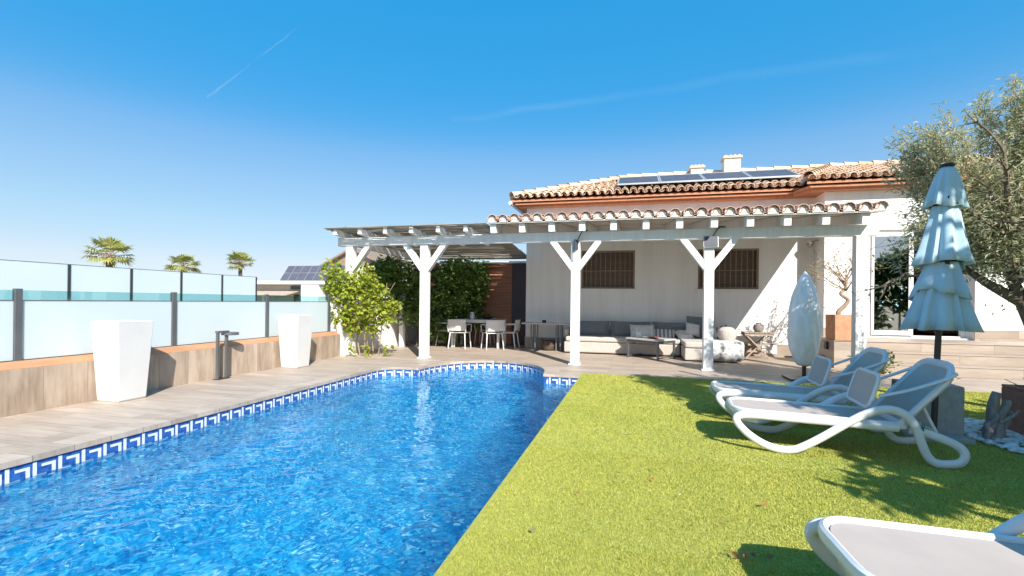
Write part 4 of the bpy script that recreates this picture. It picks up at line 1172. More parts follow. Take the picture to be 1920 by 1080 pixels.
for k in range(15):
    a = rb.uniform(0, 6.28); s0 = Vector((ox+.03,oy,b0+.55+rb.uniform(0,.28))); L = rb.uniform(.55,1.0)
    d_ = Vector((math.cos(a)*.8, math.sin(a)*.55, rb.uniform(.25,1.1))).normalized()
    pth = [s0]; 
    for j in range(5):
        d_ = (d_+Vector((rb.gauss(0,.22),rb.gauss(0,.22),rb.gauss(0,.15)))).normalized(); pth.append(pth[-1]+d_*L/5)
        if j > 0:
            e = pth[-1]; e2 = e+Vector((rb.gauss(0,.2),rb.gauss(0,.2),rb.gauss(.05,.15))); f.tube([e,(e+e2)/2+Vector((0,0,.02)),e2],[.005,.004,.002],5); tips += [e2, (e+e2)/2]
    f.tube(pth,[.015,.012,.010,.008,.006,.003],6); tips += pth[2:]
f.build('branches', M['bark_pale'], bn, smooth=True)
f = MB(); pts = [p+Vector((rb.gauss(0,.06),rb.gauss(0,.06),rb.gauss(0,.05))) for p in tips for _ in range(2)]
leaf_cloud(f, pts, .05, rb, aspect=.6); f.build('leaves', L_bons, bn)
def low_plant(name, label, c, r, nn, m, size, rng, stems=True):
    t = thing(name, label, 'plant', (c[0],c[1],0))
    f = MB(); leaf_cloud(f, [p for p in ell_pts((c[0],c[1],c[2]), r, nn, rng, .25) if p[2] > .01], size, rng, aspect=.5, droop=-.2); f.build('foliage', m, t)
    f = MB()
    for k in range(7):
        a = k*.9; f.tube([(c[0],c[1],0.002),(c[0]+math.cos(a)*r[0]*.5,c[1]+math.sin(a)*r[1]*.5,c[2]*1.1)],[.008,.004],5)
    f.build('stems', M['bark'], t)
L_mid = leaf_mat('shrub_leaf', [(.09,.14,.04),(.14,.20,.05),(.06,.10,.03)], transl=.25)
low_plant('shrub', 'low green shrub at the foot of the last pergola post', (4.35,10.35,.24), (.42,.35,.26), 420, L_mid, .09, rh)
low_plant('shrub', 'low green shrub growing between the loungers and the terrace steps', (4.35,8.55,.16), (.34,.3,.2), 320, L_mid, .08, rh)
low_plant('red_plant', 'small dark red leaved plant behind the covered parasol', (3.45,10.5,.2), (.13,.13,.2), 90, L_red, .09, rh)

# ------------------------------------------------------------------ parasols
cp_ = thing('covered_parasol', 'closed parasol wrapped in a white wrinkled cover on a dark pole', 'parasol', (2.88,9.32,0))
f = MB(); f.tube([(2.88,9.32,.03),(2.88,9.32,.5)], .033, 10); f.build('pole', M['pole_brown'], cp_, smooth=True)
f = MB(); f.box(2.60,3.16,9.05,9.60,.004,.034); f.build('base_plate', M['dark_metal'], cp_, bevel=.005)
def wr(t, z): return 1+.03*math.sin(3*t+z*9)+.03*math.sin(7*t-z*8+math.sin(z*7))+.02*math.sin(13*t+z*10+2*math.sin(2*t))
cpr = spline([(.06,.24,0),(.12,.27,0),(.19,.42,0),(.235,.62,0),(.255,.82,0),(.25,1.0,0),(.235,1.2,0),(.20,1.42,0),(.145,1.62,0),(.09,1.76,0),(.03,1.85,0),(.005,1.88,0)], 5)
f = MB(); f.lathe([(p.x, p.y) for p in cpr], 72, (2.88,9.32,0), fn=wr)
f.build('cover', M['cover'], cp_, smooth=True, angle=80)

UX, UY = 2.86, 5.58
um = thing('parasol', 'closed light blue canvas parasol tied in tiers between the loungers', 'parasol', (UX,UY,0))
lean = .035
def ax(z): return (UX+lean*z, UY, z)
f = MB(); f.tube([ax(.04), ax(2.62)], .026, 12); f.build('pole', M['pole_brown'], um, smooth=True)
f = MB(); f.box(UX-.24,UX+.24,UY-.2,UY+.2,.006,.06); f.build('base_plate', M['concrete'], um, bevel=.01)
ru = random.Random(17)
def tier(prof, amp, ph, name, ribs=8, hem=.03, skew=0):
    nseg = 160; vs = []; m = len(prof); z_lo = prof[-1][1]; z_hi = prof[0][1]
    rj = [ru.uniform(.55, 1.3) for _ in range(ribs)]; tj = [ru.uniform(-.3, .3) for _ in range(ribs)]; hj = [ru.uniform(-1, 1) for _ in range(ribs)]
    for (r, z) in prof:
        k = (z_hi-z)/(z_hi-z_lo)
        for i in range(nseg):
            t = 2*math.pi*i/nseg
            u = (t+ph)/(2*math.pi)*ribs; j = int(math.floor(u)) % ribs; fr_ = u-math.floor(u)
            fr_ = min(1, max(0, fr_+tj[j]*math.sin(math.pi*fr_)))
            rid = rj[j]*(1-fr_)+rj[(j+1) % ribs]*fr_
            val = abs(2*fr_-1)**1.25                       # 1 on a rib, 0 in the sagging cloth between two ribs
            q = r*.62*(1+amp*(.25+.75*k)*(rid*val*1.25-.55))
            h = hj[j]*(1-fr_)+hj[(j+1) % ribs]*fr_
            dz = k*k*(hem*h - hem*.25*val) + skew*k*math.cos(t-4.2)
            vs.append((UX+lean*z+q*math.cos(t), UY+q*math.sin(t)*.95, z+dz))
    fs = [(i*nseg+k, (i+1)*nseg+k, (i+1)*nseg+(k+1)%nseg, i*nseg+(k+1)%nseg) for i in range(m-1) for k in range(nseg)]
    mb = MB(); mb.add(vs, fs)
    o = mb.build(name, M['canvas_blue'], um, smooth=True, angle=80)
    md = o.modifiers.new('thick','SOLIDIFY'); md.thickness = .004
    return o
tier([(.05,2.67),(.10,2.64),(.15,2.56),(.185,2.46),(.215,2.36),(.245,2.27)], .30, .3, 'canopy', 9, .022)
tier([(.15,2.34),(.165,2.26),(.20,2.12),(.235,1.98),(.265,1.86),(.29,1.79),(.325,1.70)], .32, 1.0, 'canopy_fold', 9, .03, .03)
tier([(.185,1.80),(.20,1.72),(.24,1.62),(.285,1.52),(.315,1.45),(.335,1.38)], .36, .2, 'canopy_fold', 7, .06, .09)
tier([(.19,1.66),(.23,1.54),(.275,1.42),(.32,1.30),(.36,1.19),(.405,1.08)], .30, .7, 'canopy_fold', 11, .016)
f = MB(); f.lathe([(.02,2.66),(.06,2.668),(.055,2.69),(.02,2.70)], 16, (UX+lean*2.68,UY,0)); f.build('finial', M['black'], um, smooth=True)
for (z, r) in ((2.285,.118),(1.735,.135)):
    f = MB(); f.tube([(UX+lean*z+r*math.cos(k*.3927), UY+r*math.sin(k*.3927), z) for k in range(16)], .009, 6, closed=True)
    f.obox((UX+lean*z-.03, UY-r-.003, z+.02),(.03,.016,.10))
    f.build('strap', M['black'], um)

# ------------------------------------------------------------------ sun loungers
def lounger():
    t = thing('sun_lounger', 'x', 'sun lounger', group='white sun loungers on the lawn')
    W = .30
    # seat: rounded-rectangle frame and a taut sling
    ring = []
    def rr(x0, x1, h, r, z0, z1):
        pts = []
        for (cx, cy, a0) in ((x0+r,-h+r,180),(x1-.02,-h+.02,270),(x1-.02,h-.02,0),(x0+r,h-r,90)):
            rad = r if cx == x0+r else .02
            for k in range(7):
                a = R(a0+15*k); x = cx+rad*math.cos(a); y = cy+rad*math.sin(a)
                pts.append((x, y, z0+(z1-z0)*(x-x0)/(x1-x0)))
        return pts
    pr = rr(.0, 1.36, W, .17, .325, .30)
    f = MB(); f.tube(pr, .027, 8, closed=True, flat=(1.15,.95), up=(0,0,1)); f.build('seat_frame', M['white_resin'], t, smooth=True, world=False)
    ps = rr(.03, 1.34, W-.028, .145, .338, .312)
    f = MB(); f.poly(ps); f.poly([(x,y,z-.008) for x,y,z in reversed(ps)])
    nn = len(ps)
    f.add(ps+[(x,y,z-.008) for x,y,z in ps], [(i,(i+1)%nn,nn+(i+1)%nn,nn+i)[::-1] for i in range(nn)])
    f.build('seat_sling', M['sling'], t, world=False)
    # curved foot apron
    f = MB()
    ap = []
    for k in range(9):
        a = R(180-90+22.5*k); y = math.sin(R(-90+22.5*k))*(W-.02); x = .17-.17*math.cos(R(-90+22.5*k))
        ap.append((x,y))
    vs = [(x-.012,y,.325) for x,y in ap]+[(x+.035,y*.96,.225) for x,y in ap]+[(x+.05,y*.95,.225) for x,y in ap]+[(x+.01,y,.325) for x,y in ap]
    n9 = 9
    f.add(vs, [(i,i+1,n9+i+1,n9+i) for i in range(8)]+[(n9+i,n9+i+1,2*n9+i+1,2*n9+i) for i in range(8)]+[(2*n9+i,2*n9+i+1,3*n9+i+1,3*n9+i) for i in range(8)])
    f.build('foot_apron', M['white_resin'], t, smooth=True, world=False)
    # backrest
    bx0, bz0_, bx1, bz1_ = 1.32, .315, 1.72, .80
    def bp(s, v, off=0):
        dx, dz = bx1-bx0, bz1_-bz0_; L = math.hypot(dx, dz)
        bow = .035*math.sin(math.pi*s)
        return (bx0+dx*s+(off+bow)*dz/L, v, bz0_+dz*s-(off+bow)*dx/L)
    def bring(h, r, s0, s1, off):
        out = []
        Lb = math.hypot(bx1-bx0, bz1_-bz0_)
        for (cs, cv, a0) in ((s0+.03,-h+.02,180),(s1-r/Lb,-h+r,270),(s1-r/Lb,h-r,0),(s0+.03,h-.02,90)):
            rad = r if cs > .5 else .02
            for k in range(7):
                a = R(a0+15*k); out.append(bp(cs+rad/Lb*math.cos(a), cv+rad*math.sin(a), off))
        return out
    f = MB(); br_ = bring(W-.005, .15, .0, 1.0, 0); f.tube(br_, .028, 8, closed=True, flat=(1,1.2)); f.build('back_frame', M['white_resin'], t, smooth=True, world=False)
    bs1 = bring(W-.03, .125, .02, .965, -.008); bs2 = bring(W-.03, .125, .02, .965, .008)
    f = MB(); nn = len(bs1); f.poly(bs1); f.poly(bs2[::-1]); f.add(bs1+bs2, [(i,nn+i,nn+(i+1)%nn,(i+1)%nn) for i in range(nn)])
    f.build('back_sling', M['sling'], t, world=False)
    # looped side frames that make the legs and the armrests
    for sg in (-1,1):
        y0, y1 = sg*(W+.015), sg*(W+.055)
        P = [(1.30,.285),(.9,.292),(.45,.298),(.14,.302),(.03,.285),(.02,.235),(.10,.15),(.22,.075),(.34,.036),(.47,.034),(.57,.075),(.72,.17),(.92,.31),(1.08,.405),(1.22,.437),(1.33,.405),(1.41,.31),(1.445,.20),(1.49,.09),(1.55,.036),(1.64,.034),(1.72,.055),(1.75,.115),(1.715,.175),(1.61,.225),(1.49,.262),(1.38,.28)]
        f = MB(); path = spline([(x, y0+(y1-y0)*min(1,max(0,(.30-z)*6+.0) if i < 9 or i > 22 else 1), z) for i, (x, z) in enumerate(P)], 5)
        f.tube(path, .031, 10, flat=(.75,1.12), up=(0,1,0)); f.build('side_frame', M['white_resin'], t, smooth=True, world=False, angle=60)
    # strut behind the back
    f = MB(); f.tube([(1.50,-.2,.50),(1.62,-.2,.25),(1.62,.2,.25),(1.50,.2,.50)], .014, 6); f.build('back_strut', M['white_resin'], t, smooth=True, world=False)
    # sunshade: a small panel swung forward on two arms
    f = MB(); cw = W-.045; vs = []; nn = 24
    pa = []
    for (cu, cv, a0) in ((-cw+.07,.07-.14,180),(cw-.07,.07-.14,270),(cw-.07,.14-.07,0),(-cw+.07,.14-.07,90)):
        for k in range(6):
            a = R(a0+18*k); pa.append((cu+.07*math.cos(a), cv+.07*math.sin(a)))
    def cpnt(u, v, off): return (1.14+v*.30+off*.95, u, .575+v*.95-off*.3-.02*(u/cw)**2)
    A = [cpnt(u,v,-.008) for u,v in pa]; B = [cpnt(u,v,.008) for u,v in pa]; nn = len(pa)
    f.poly(A); f.poly(B[::-1]); f.add(A+B, [(i,nn+i,nn+(i+1)%nn,(i+1)%nn) for i in range(nn)])
    sh = f.build('sunshade', M['sling'], t, world=False)
    f = MB(); f.tube([cpnt(u*1.03,v*1.05,0) for u,v in pa], .016, 7, closed=True); f.build('shade_rim', M['white_resin'], sh, smooth=True, world=False)
    for sg in (-1,1):
        f = MB(); f.tube(spline([(1.71,sg*(W+.01),.75),(1.62,sg*(W+.02),.70),(1.38,sg*(W+.01),.60),(1.17,sg*(W-.03),.53)],5), .017, 7, flat=(.8,1.2)); f.build('shade_arm', M['white_resin'], t, smooth=True, world=False)
    return t
l1 = lounger(); l1.scale = (.945,.97,1); l1.location = (.91,4.98,.012); l1.rotation_euler = (0,0,R(-3.5)); l1['label'] = 'sun lounger whose foot end catches the sun, between the parasol and the open turf'
f = MB(); f.obox((1.33,-.355,.385),(.012,.02,.0)); 
l2 = copy_tree(l1); l2.location = (.92,6.02,.012); l2.rotation_euler = (0,0,R(-2)); l2['label'] = 'sun lounger farthest from the camera, wholly in shade beyond the blue parasol'
l3 = copy_tree(l1); l3.location = (.79,2.13,.012); l3.scale = (.80,.97,1); l3.rotation_euler = (0,0,R(1.5)); l3['label'] = 'sunlit lounger cut off by the frame, closest to the viewer'
# a teal tie on the near lounger's arm
tt = MB(); tt.tube([(-.02,-.03,0),(0,0,.02),(.02,.03,0.01),(.0,0,-.03),(-.02,-.03,0)], .008, 6)
to = tt.build('tie', mat('teal_tie', (.03,.22,.22), rough=.8), smooth=True); to.location = (2.27,4.56,.33); tag(to, 'small teal cloth tie knotted on the arm of the nearer shaded lounger', 'tie')

# ------------------------------------------------------------------ blocks, planter, olive tree
q = MB(); q.box(2.63,3.07,5.80,6.2,.01,.52)
sb_ = q.build('stone_block', M['concrete'], bevel=.012); sb_.location = (.05,-.22,0); tag(sb_, 'grey concrete block standing on the turf behind the lounger', 'concrete block')
dw = thing('driftwood', 'upright weathered driftwood stumps in the pebble bed', 'driftwood', (3.33,5.62,0))
f = MB(); rw = random.Random(2)
for (x,y,h,r) in ((3.30,5.62,.47,.05),(3.38,5.60,.40,.045),(3.26,5.56,.27,.03),(3.44,5.66,.28,.03)):
    pth = [(x+rw.gauss(0,.012)+.02*k, y+rw.gauss(0,.01), .01+h*k/5) for k in range(6)]
    f.tube(pth, [r*rw.uniform(.8,1.1)*(1-.05*k) for k in range(6)], 9)
f.tube([(3.40,5.58,.2),(3.50,5.56,.28),(3.53,5.55,.33)],[.022,.016,.01],7)
f.build('stump', M['driftwood'], dw, smooth=True, angle=60)
cpn = thing('square_planter', 'large square weathered terracotta planter beside the pebble bed', 'planter', (4.1,5.7,0))
f = MB(); x0,x1,y0,y1 = 3.72,4.50,5.32,6.10
f.box(x0,x1,y0,y1,.012,.47); f.box(x0-.0,x0+.06,y0,y1,.471,.50); f.box(x1-.06,x1,y0,y1,.471,.50); f.box(x0+.061,x1-.061,y0,y0+.06,.471,.50); f.box(x0+.061,x1-.061,y1-.06,y1,.471,.50)
f.build('pot', M['terracotta_old'], cpn, bevel=.008)
f = MB()
for k in range(5): f.tube([(3.85+k*.12,5.95,.47),(3.70+k*.15,6.02,.56+.02*k)],[.006,.003],5)
f.build('twigs', M['bark'], cpn)

ol = thing('olive_tree', 'grey green olive tree with wispy shoots leaning in beside the blue parasol', 'tree', (4.95,7.05,0))
ro = random.Random(44)
limbs = []; f = MB()
tr = spline([(4.95,7.05,0),(4.80,7.05,.55),(4.62,7.0,1.0),(4.48,7.0,1.35)],6)
f.tube(tr, [.13-.003*i for i in range(len(tr))], 10)
ends = []
def limb(p, d_, L, r, depth):
    pth = [p]; d_ = d_.normalized()
    for j in range(4):
        d_ = (d_+Vector((ro.gauss(0,.16),ro.gauss(0,.16),ro.gauss(.05,.12)))).normalized(); pth.append(pth[-1]+d_*L/4)
    f.tube(pth, [r*(1-.16*j) for j in range(5)], 7 if depth < 2 else 5, cap=False)
    ends.extend(pth[2:] if depth > 0 else pth[3:])
    if depth < 3:
        for _ in range(3 if depth < 2 else 2):
            k = ro.choice((2,3,4)); nd = d_+Vector((ro.gauss(0,.6),ro.gauss(0,.6),ro.gauss(.15,.4))); limb(pth[k], nd, L*ro.uniform(.55,.8), r*.55, depth+1)
base = Vector(tr[-1])
for (dx,dy,dz,L) in ((-.75,.05,.55,.85),(-.3,.3,.9,1.0),(.5,-.1,.8,.9),(.1,-.5,.8,.8),(.75,.35,.5,.9),(-.2,-.1,1.0,1.1)):
    limb(base, Vector((dx,dy,dz)), L, .07, 0)
f.build('trunk', M['bark'], ol, smooth=True, angle=60)
lf = MB(); pts = []
for e in ends:
    for _ in range(7): pts.append(e+Vector((ro.gauss(0,.10),ro.gauss(0,.10),ro.gauss(0,.09))))
for (c0, r0, nn) in (((3.62,7.0,2.45),(.28,.35,.55),420),((4.05,7.0,2.3),(.34,.5,.62),900),((4.55,7.05,2.15),(.72,.7,.55),2600),((4.75,7.1,2.75),(.75,.75,.55),1700),((4.40,7.0,1.95),(.45,.5,.30),800),((5.2,7.1,2.3),(.8,.8,.7),1300),((5.05,7.1,3.25),(.6,.6,.5),900),((3.62,7.05,3.05),(.16,.22,.30),120),((4.62,7.0,3.2),(.42,.5,.42),700),((4.02,7.0,2.72),(.30,.36,.42),380),((4.9,7.0,3.45),(.45,.5,.35),500)):
    for _ in range(int(nn/8)):
        cc = ell_pts(c0, r0, 1, ro, .25)[0]
        pts += [tuple(Vector(cc)+Vector((ro.gauss(0,.085),ro.gauss(0,.085),ro.gauss(0,.075)))) for _ in range(27)]
# wispy shoots: upright at the crown top and drooping on the parasol side
sh_ = MB(); dirs = [None]*len(pts)
def shoot(p, q_, nn):
    mid = (Vector(p)+Vector(q_))/2+Vector((ro.gauss(0,.05),ro.gauss(0,.05),.04)); path = spline([p, mid, q_], 5)
    sh_.tube(path, [.006-.0004*i for i in range(len(path))], 4, cap=False)
    for _ in range(nn):
        k = ro.random(); a = path[int(k*(len(path)-1))]; pts.append(tuple(a+Vector((ro.gauss(0,.035),ro.gauss(0,.035),ro.gauss(0,.035)))))
for _ in range(26):
    p = (4.2+ro.uniform(-.35,.75), 7.0+ro.gauss(0,.3), 2.9+ro.uniform(-.1,.4)); shoot(p, (p[0]+ro.gauss(-.05,.12), p[1]+ro.gauss(0,.1), p[2]+ro.uniform(.3,.62)), 46)
for _ in range(60):
    p = (3.66+ro.gauss(0,.12), 7.05+ro.gauss(0,.2), ro.uniform(2.6,3.0)); shoot(p, (p[0]+ro.gauss(-.16,.11), p[1]+ro.gauss(0,.1), p[2]+ro.uniform(.35,.75)), 70)
for _ in range(22):
    p = (4.35+ro.gauss(0,.14), 7.05+ro.gauss(0,.2), ro.uniform(3.3,3.6)); shoot(p, (p[0]+ro.gauss(0,.11), p[1]+ro.gauss(0,.1), p[2]+ro.uniform(.2,.5)), 70)
for _ in range(40):
    p = (3.85+ro.gauss(0,.15), 7.1+ro.gauss(0,.2), ro.uniform(1.9,2.7)); shoot(p, (p[0]-ro.uniform(.25,.65), p[1]+ro.gauss(0,.1), p[2]-ro.uniform(-.1,.55)), 26)
leaf_cloud(lf, pts, .07, ro, aspect=.28, droop=.0); lf.add(sh_.v, sh_.f, 1); lf.build('crown', [L_olive, M['bark_pale']], ol)

# ------------------------------------------------------------------ trees outside the frame that shade the lawn, hedge behind the viewer (seen in the door glass)
def shade_tree(x, y, h, clumps, label, rng):
    t = thing('garden_tree', label, 'tree', (x,y,0))
    f = MB(); tp = spline([(x,y,0),(x+.05,y,h*.3),(x-.05,y+.05,h*.6),(x,y,h*.92)],5); f.tube(tp, [.15-.007*i for i in range(len(tp))], 9)
    for (cx,cy,cz,rx,ry,rz,nn) in clumps: f.tube([(x,y,max(1.2,cz-.8)),((x+cx)/2,(y+cy)/2,cz-.3),(cx,cy,cz)],[.05,.035,.015],6)
    f.build('trunk', M['bark'], t, smooth=True)
    f = MB(); pts = []
    for (cx,cy,cz,rx,ry,rz,nn) in clumps: pts += ell_pts((cx,cy,cz),(rx,ry,rz),int(nn*1.7),rng,.15)
    leaf_cloud(f, pts, .18, rng, aspect=.52); f.build('crown', L_tree, t)
rs = random.Random(77)
def pq(p, q): return (p*.848-q*.53, p*.53+q*.848)
def cl(p, q, z, r, rz, nn):
    x, y = pq(p-.22, q); return (x, y, z*.85, r, r, rz*.9, nn)
x, y = pq(5.9,-1.0)
shade_tree(x, y, 7.2, [cl(4.85,-1,3.3,.80,.75,900),cl(6.1,-1,3.2,1.0,.7,900),cl(4.6,-1,2.75,.5,.32,300),cl(5.6,-1,2.8,.7,.4,450),cl(6.7,-1,2.9,.7,.4,450),
    cl(4.75,-.9,4.1,.66,.62,600),cl(5.6,-1,4.4,.8,.7,800),cl(6.5,-1.1,4.5,1.0,.8,900),cl(4.78,-1,4.95,.62,.6,520),cl(5.5,-1,5.15,.6,.42,380),cl(6.4,-1,5.5,.6,.55,400),
    cl(4.85,-1,5.75,.52,.6,400),cl(4.95,-1,6.5,.48,.55,330),cl(5.1,-1,7.15,.40,.45,220),cl(5.7,-1,6.85,.42,.35,200),cl(6.2,-1,6.6,.45,.5,240),cl(7.0,-1,3.7,.8,.7,700),cl(3.75,-.75,2.75,.32,.16,70),cl(3.95,-.6,2.55,.3,.14,60)], 'tall leafy garden tree at the side of the lawn whose shade falls on the loungers', rs)
x, y = pq(8.3,-1.2)
shade_tree(x, y, 4.2, [cl(8.0,-1.2,3.0,1.0,.8,800),cl(8.9,-1.3,3.2,.9,.8,700),cl(8.4,-1.2,3.9,.8,.5,500)], 'shorter leafy garden tree beside the tall one at the lawn side', rs)
hb = thing('hedge', 'clipped dark hedge at the far side of the garden mirrored in the glass door', 'hedge', (11,-4.5,0))
f = MB(); pts = []
for k in range(90):
    t_ = k/89; pts += ell_pts((8+t_*10, -6.5+t_*7+rs.gauss(0,.2), rs.uniform(.5,3.6)), (.8,.8,.75), 170, rs, .6)
leaf_cloud(f, pts, .36, rs, aspect=.7); f.build('foliage', L_tree, hb)
f = MB()
for k in range(11): f.tube([(8+k,-6.5+k*.7,0),(8+k,-6.5+k*.7,2.4)],[.06,.03],6)
f.build('stems', M['bark'], hb)

# ------------------------------------------------------------------ palms beyond the fence
def palm(name, label, x, y, zc, R_, rng, trunk_r=.2):
    t = thing(name, label, 'palm tree', (x,y,-.03), group='fan palms beyond the fence')
    f = MB(); f.tube([(x,y,-.03),(x+.05,y,zc*.5),(x,y,zc)], [trunk_r*1.2,trunk_r,trunk_r*.9], 10); f.build('trunk', M['bark'], t, smooth=True)
    f = MB(); lv = MB()
    for k in range(30):
        a = rng.uniform(0,6.283); el = rng.uniform(-.35,1.25)
        L = R_*rng.uniform(.42,.62); d_ = Vector((math.cos(a)*math.cos(el), math.sin(a)*math.cos(el), math.sin(el)))
        c = Vector((x,y,zc)); hub = c+d_*L
        f.tube([c, c+d_*L*.5+Vector((0,0,.03)), hub], [.03,.022,.014], 4, cap=False)
        sd_ = d_.cross(Vector((0,0,1))).normalized(); un = sd_.cross(d_)
        for j in range(13):
            b_ = R(-95+190*j/12); v = (d_*math.cos(b_)+sd_*math.sin(b_)); FL = R_*.46*rng.uniform(.8,1.1)
            tip = hub+v*FL+Vector((0,0,-.28*FL*(1-max(0,el)*.5))); w_ = sd_*math.cos(b_)*.05*R_/1.5-d_*math.sin(b_)*.05*R_/1.5
            mid = hub+v*FL*.55+un*.03
            lv.add([hub, mid+w_, tip, mid-w_], [(0,1,2,3)])
    for k in range(26):   # skirt of dry leaves
        a = rng.uniform(0,6.283); c = Vector((x+.12*math.cos(a),y+.12*math.sin(a),zc-.05)); e = c+Vector((math.cos(a)*.35,math.sin(a)*.35,-rng.uniform(.4,.9)*R_*.5))
        s2 = Vector((-math.sin(a),math.cos(a),0))*.10; lv.add([c,(c+e)/2+s2,e,(c+e)/2-s2],[(0,1,2,3)])
    f.build('leaf_stalks', M['bark_pale'], t); lv.build('crown', L_palm, t)
rpm = random.Random(9)
palm('fan_palm', 'fan palm showing the biggest crown above the frosted fence', -36.2, 26, 4.2, 1.75, rpm, .22)
palm('fan_palm', 'middle fan palm, its trunk in line with a fence post', -41.0, 36, 4.25, 1.7, rpm, .18)
palm('fan_palm', 'fan palm nearest the neighbour house with solar panels', -36.5, 38, 4.65, 1.5, rpm, .18)

# ------------------------------------------------------------------ neighbour houses
nb = thing('neighbour_house', 'flat roofed white house with tilted solar panels beyond the glass fence', 'house', (-18,24,0))
f = MB(); f.box(-21.5,-13.6,23.6,31,-.03,2.14); f.build('wall', M['sandy'], nb)
f = MB(); f.box(-22.2,-13.2,22.9,31.3,2.142,2.32); f.build('roof', M['plaster'], nb)
f = MB(); f.box(-17.95,-16.85,22.95,23.59,-.03,2.14); f.build('pillar', M['plaster'], nb)
f = MB(); f.box(-19.1,-18.0,23.54,23.59,1.86,2.05); f.build('window', M['glass_dark'], nb)
f = MB(); f.box(-16.8,-15.4,23.53,23.59,1.3,2.1); f.build('window', M['glass_dark'], nb)
f = MB(); f.box(-18.9,-18.35,23.55,23.59,1.0,1.55); f.box(-18.2,-18.0,23.55,23.59,1.0,1.55); f.build('window', M['glass_dark'], nb)
f = MB(); f.beam((-21.4,23.55,1.78),(-21.4,22.4,1.55),.02,.02); f.add([(-21.4,23.55,1.80),(-18.4,23.55,1.80),(-18.4,22.3,1.56),(-21.4,22.3,1.56),(-21.4,23.55,1.76),(-18.4,23.55,1.76),(-18.4,22.3,1.50),(-21.4,22.3,1.50)], [(0,1,2,3),(7,6,5,4),(3,2,6,7),(0,3,7,4),(2,1,5,6)]); f.build('awning', M['awning'], nb)
for k in range(4):
    x0 = -19.38+k*1.08
    f = MB(); f.add([(x0,23.0,2.36),(x0+1.05,23.0,2.36),(x0+1.05,23.7,3.22),(x0,23.7,3.22),(x0,23.05,2.34),(x0+1.05,23.05,2.34),(x0+1.05,23.75,3.20),(x0,23.75,3.20)], [(0,1,2,3),(7,6,5,4),(0,4,5,1),(1,5,6,2),(2,6,7,3),(3,7,4,0)])
    po = f.build('solar_panel', M['grey_cell'], nb)
    f = MB()
    for j in (1,2): f.beam((x0+1.05*j/2-.012 if j==1 else x0+1.045,22.995,2.362),(x0+1.05*j/2-.012 if j==1 else x0+1.045,23.695,3.222),.02,.012)
    f.beam((x0,23.345,2.79),(x0+1.05,23.345,2.79),.012,.02)
    f.build('panel_frame', M['alu'], po)
gh = thing('neighbour_house', 'gabled house with a brown tiled roof rising behind the vine', 'house', (-20.5,33,0))
f = MB(); f.box(-23.0,-17.6,32.2,40,-.03,3.9); f.build('wall', M['plaster'], gh)
f = MB()
apx, apz = -20.6, 5.25
for (xa, xb) in ((-23.6,apx),(apx,-17.4)):
    za, zb_ = (3.75,apz) if xb == apx else (apz,3.75)
    f.add([(xa,31.8,za),(xb,31.8,zb_),(xb,40,zb_),(xa,40,za),(xa,31.8,za-.14),(xb,31.8,zb_-.14),(xb,40,zb_-.14),(xa,40,za-.14)], [(0,1,2,3),(7,6,5,4),(0,4,5,1),(1,5,6,2),(2,6,7,3),(3,7,4,0)])
f.build('roof', M['brown_roof'], gh)
f = MB(); f.add([(-23.0,32.19,3.9),(-17.9,32.19,3.9),(apx,32.19,apz-.2)], [(0,1,2)]); f.build('gable', M['brown_roof'], gh)

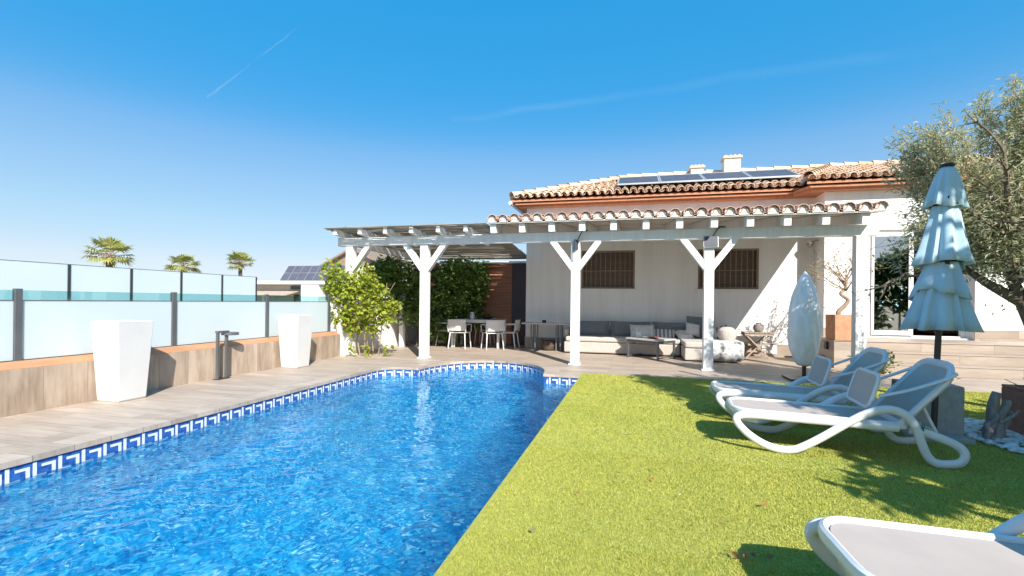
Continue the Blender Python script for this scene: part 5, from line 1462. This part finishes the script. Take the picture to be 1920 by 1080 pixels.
# ------------------------------------------------------------------ contrails, far up
def contrail(name, label, pa, pb, dist, r0, r1, m):
    def at(px, py, D):
        a0 = (px-960)/F; b0 = (HY-py)/F; a = a0*math.cos(ROLL)-b0*math.sin(ROLL); b2 = a0*math.sin(ROLL)+b0*math.cos(ROLL)
        v = fwd+rt*a+up*b2; return Vector((0,0,EYE))+v*(D/v.z if False else D)
    a = at(*pa, dist); b2 = at(*pb, dist*.9)
    mb = MB(); N = 14; rg_ = random.Random(5)
    mb.tube([a.lerp(b2, k/N)+Vector((rg_.gauss(0,1),rg_.gauss(0,1),rg_.gauss(0,1)))*r0*.25 for k in range(N+1)], [r0+(r1-r0)*k/N for k in range(N+1)], 12)
    o = mb.build(name, m, smooth=True); o.visible_shadow = True
    tag(o, label, 'contrail')
def trail_mat(name, dens, sc):
    t = NT(name)
    df = t.node('ShaderNodeBsdfDiffuse'); df.inputs[0].default_value = (.9,.9,.9,1)
    tl_ = t.node('ShaderNodeBsdfTranslucent'); tl_.inputs[0].default_value = (.9,.9,.9,1)
    m0 = t.node('ShaderNodeMixShader'); m0.inputs[0].default_value = .5; t.link(df.outputs[0], m0.inputs[1]); t.link(tl_.outputs[0], m0.inputs[2])
    tp = t.node('ShaderNodeBsdfTransparent')
    lw_ = t.node('ShaderNodeLayerWeight'); lw_.inputs[0].default_value = .5
    inv = t.node('ShaderNodeMath', operation='SUBTRACT'); inv.inputs[0].default_value = 1; t.link(lw_.outputs['Facing'], inv.inputs[1])
    pw = t.node('ShaderNodeMath', operation='POWER'); t.link(inv.outputs[0], pw.inputs[0]); pw.inputs[1].default_value = 2.5
    n_ = t.noise(t.coord((sc,)*3), 1, 4); rm = t.ramp(n_, [(.35,(.1,.1,.1)),(.65,(1,1,1))])
    mu = t.node('ShaderNodeMath', operation='MULTIPLY'); t.link(pw.outputs[0], mu.inputs[0]); t.link(rm, mu.inputs[1])
    m2 = t.node('ShaderNodeMath', operation='MULTIPLY'); t.link(mu.outputs[0], m2.inputs[0]); m2.inputs[1].default_value = dens
    ms = t.node('ShaderNodeMixShader'); t.link(m2.outputs[0], ms.inputs[0]); t.link(tp.outputs[0], ms.inputs[1]); t.link(m0.outputs[0], ms.inputs[2]); t.link(ms.outputs[0], t.out.inputs['Surface'])
    return t.mat
contrail('contrail', 'thin straight white vapour trail high over the palms', (390,182), (556,53), 3000, 7, 3.5, trail_mat('vapour', .26, .004))
contrail('contrail', 'long faint smeared vapour trail above the villa roof', (850,226), (1800,82), 3000, 22, 46, trail_mat('vapour_faint', .028, .0025))
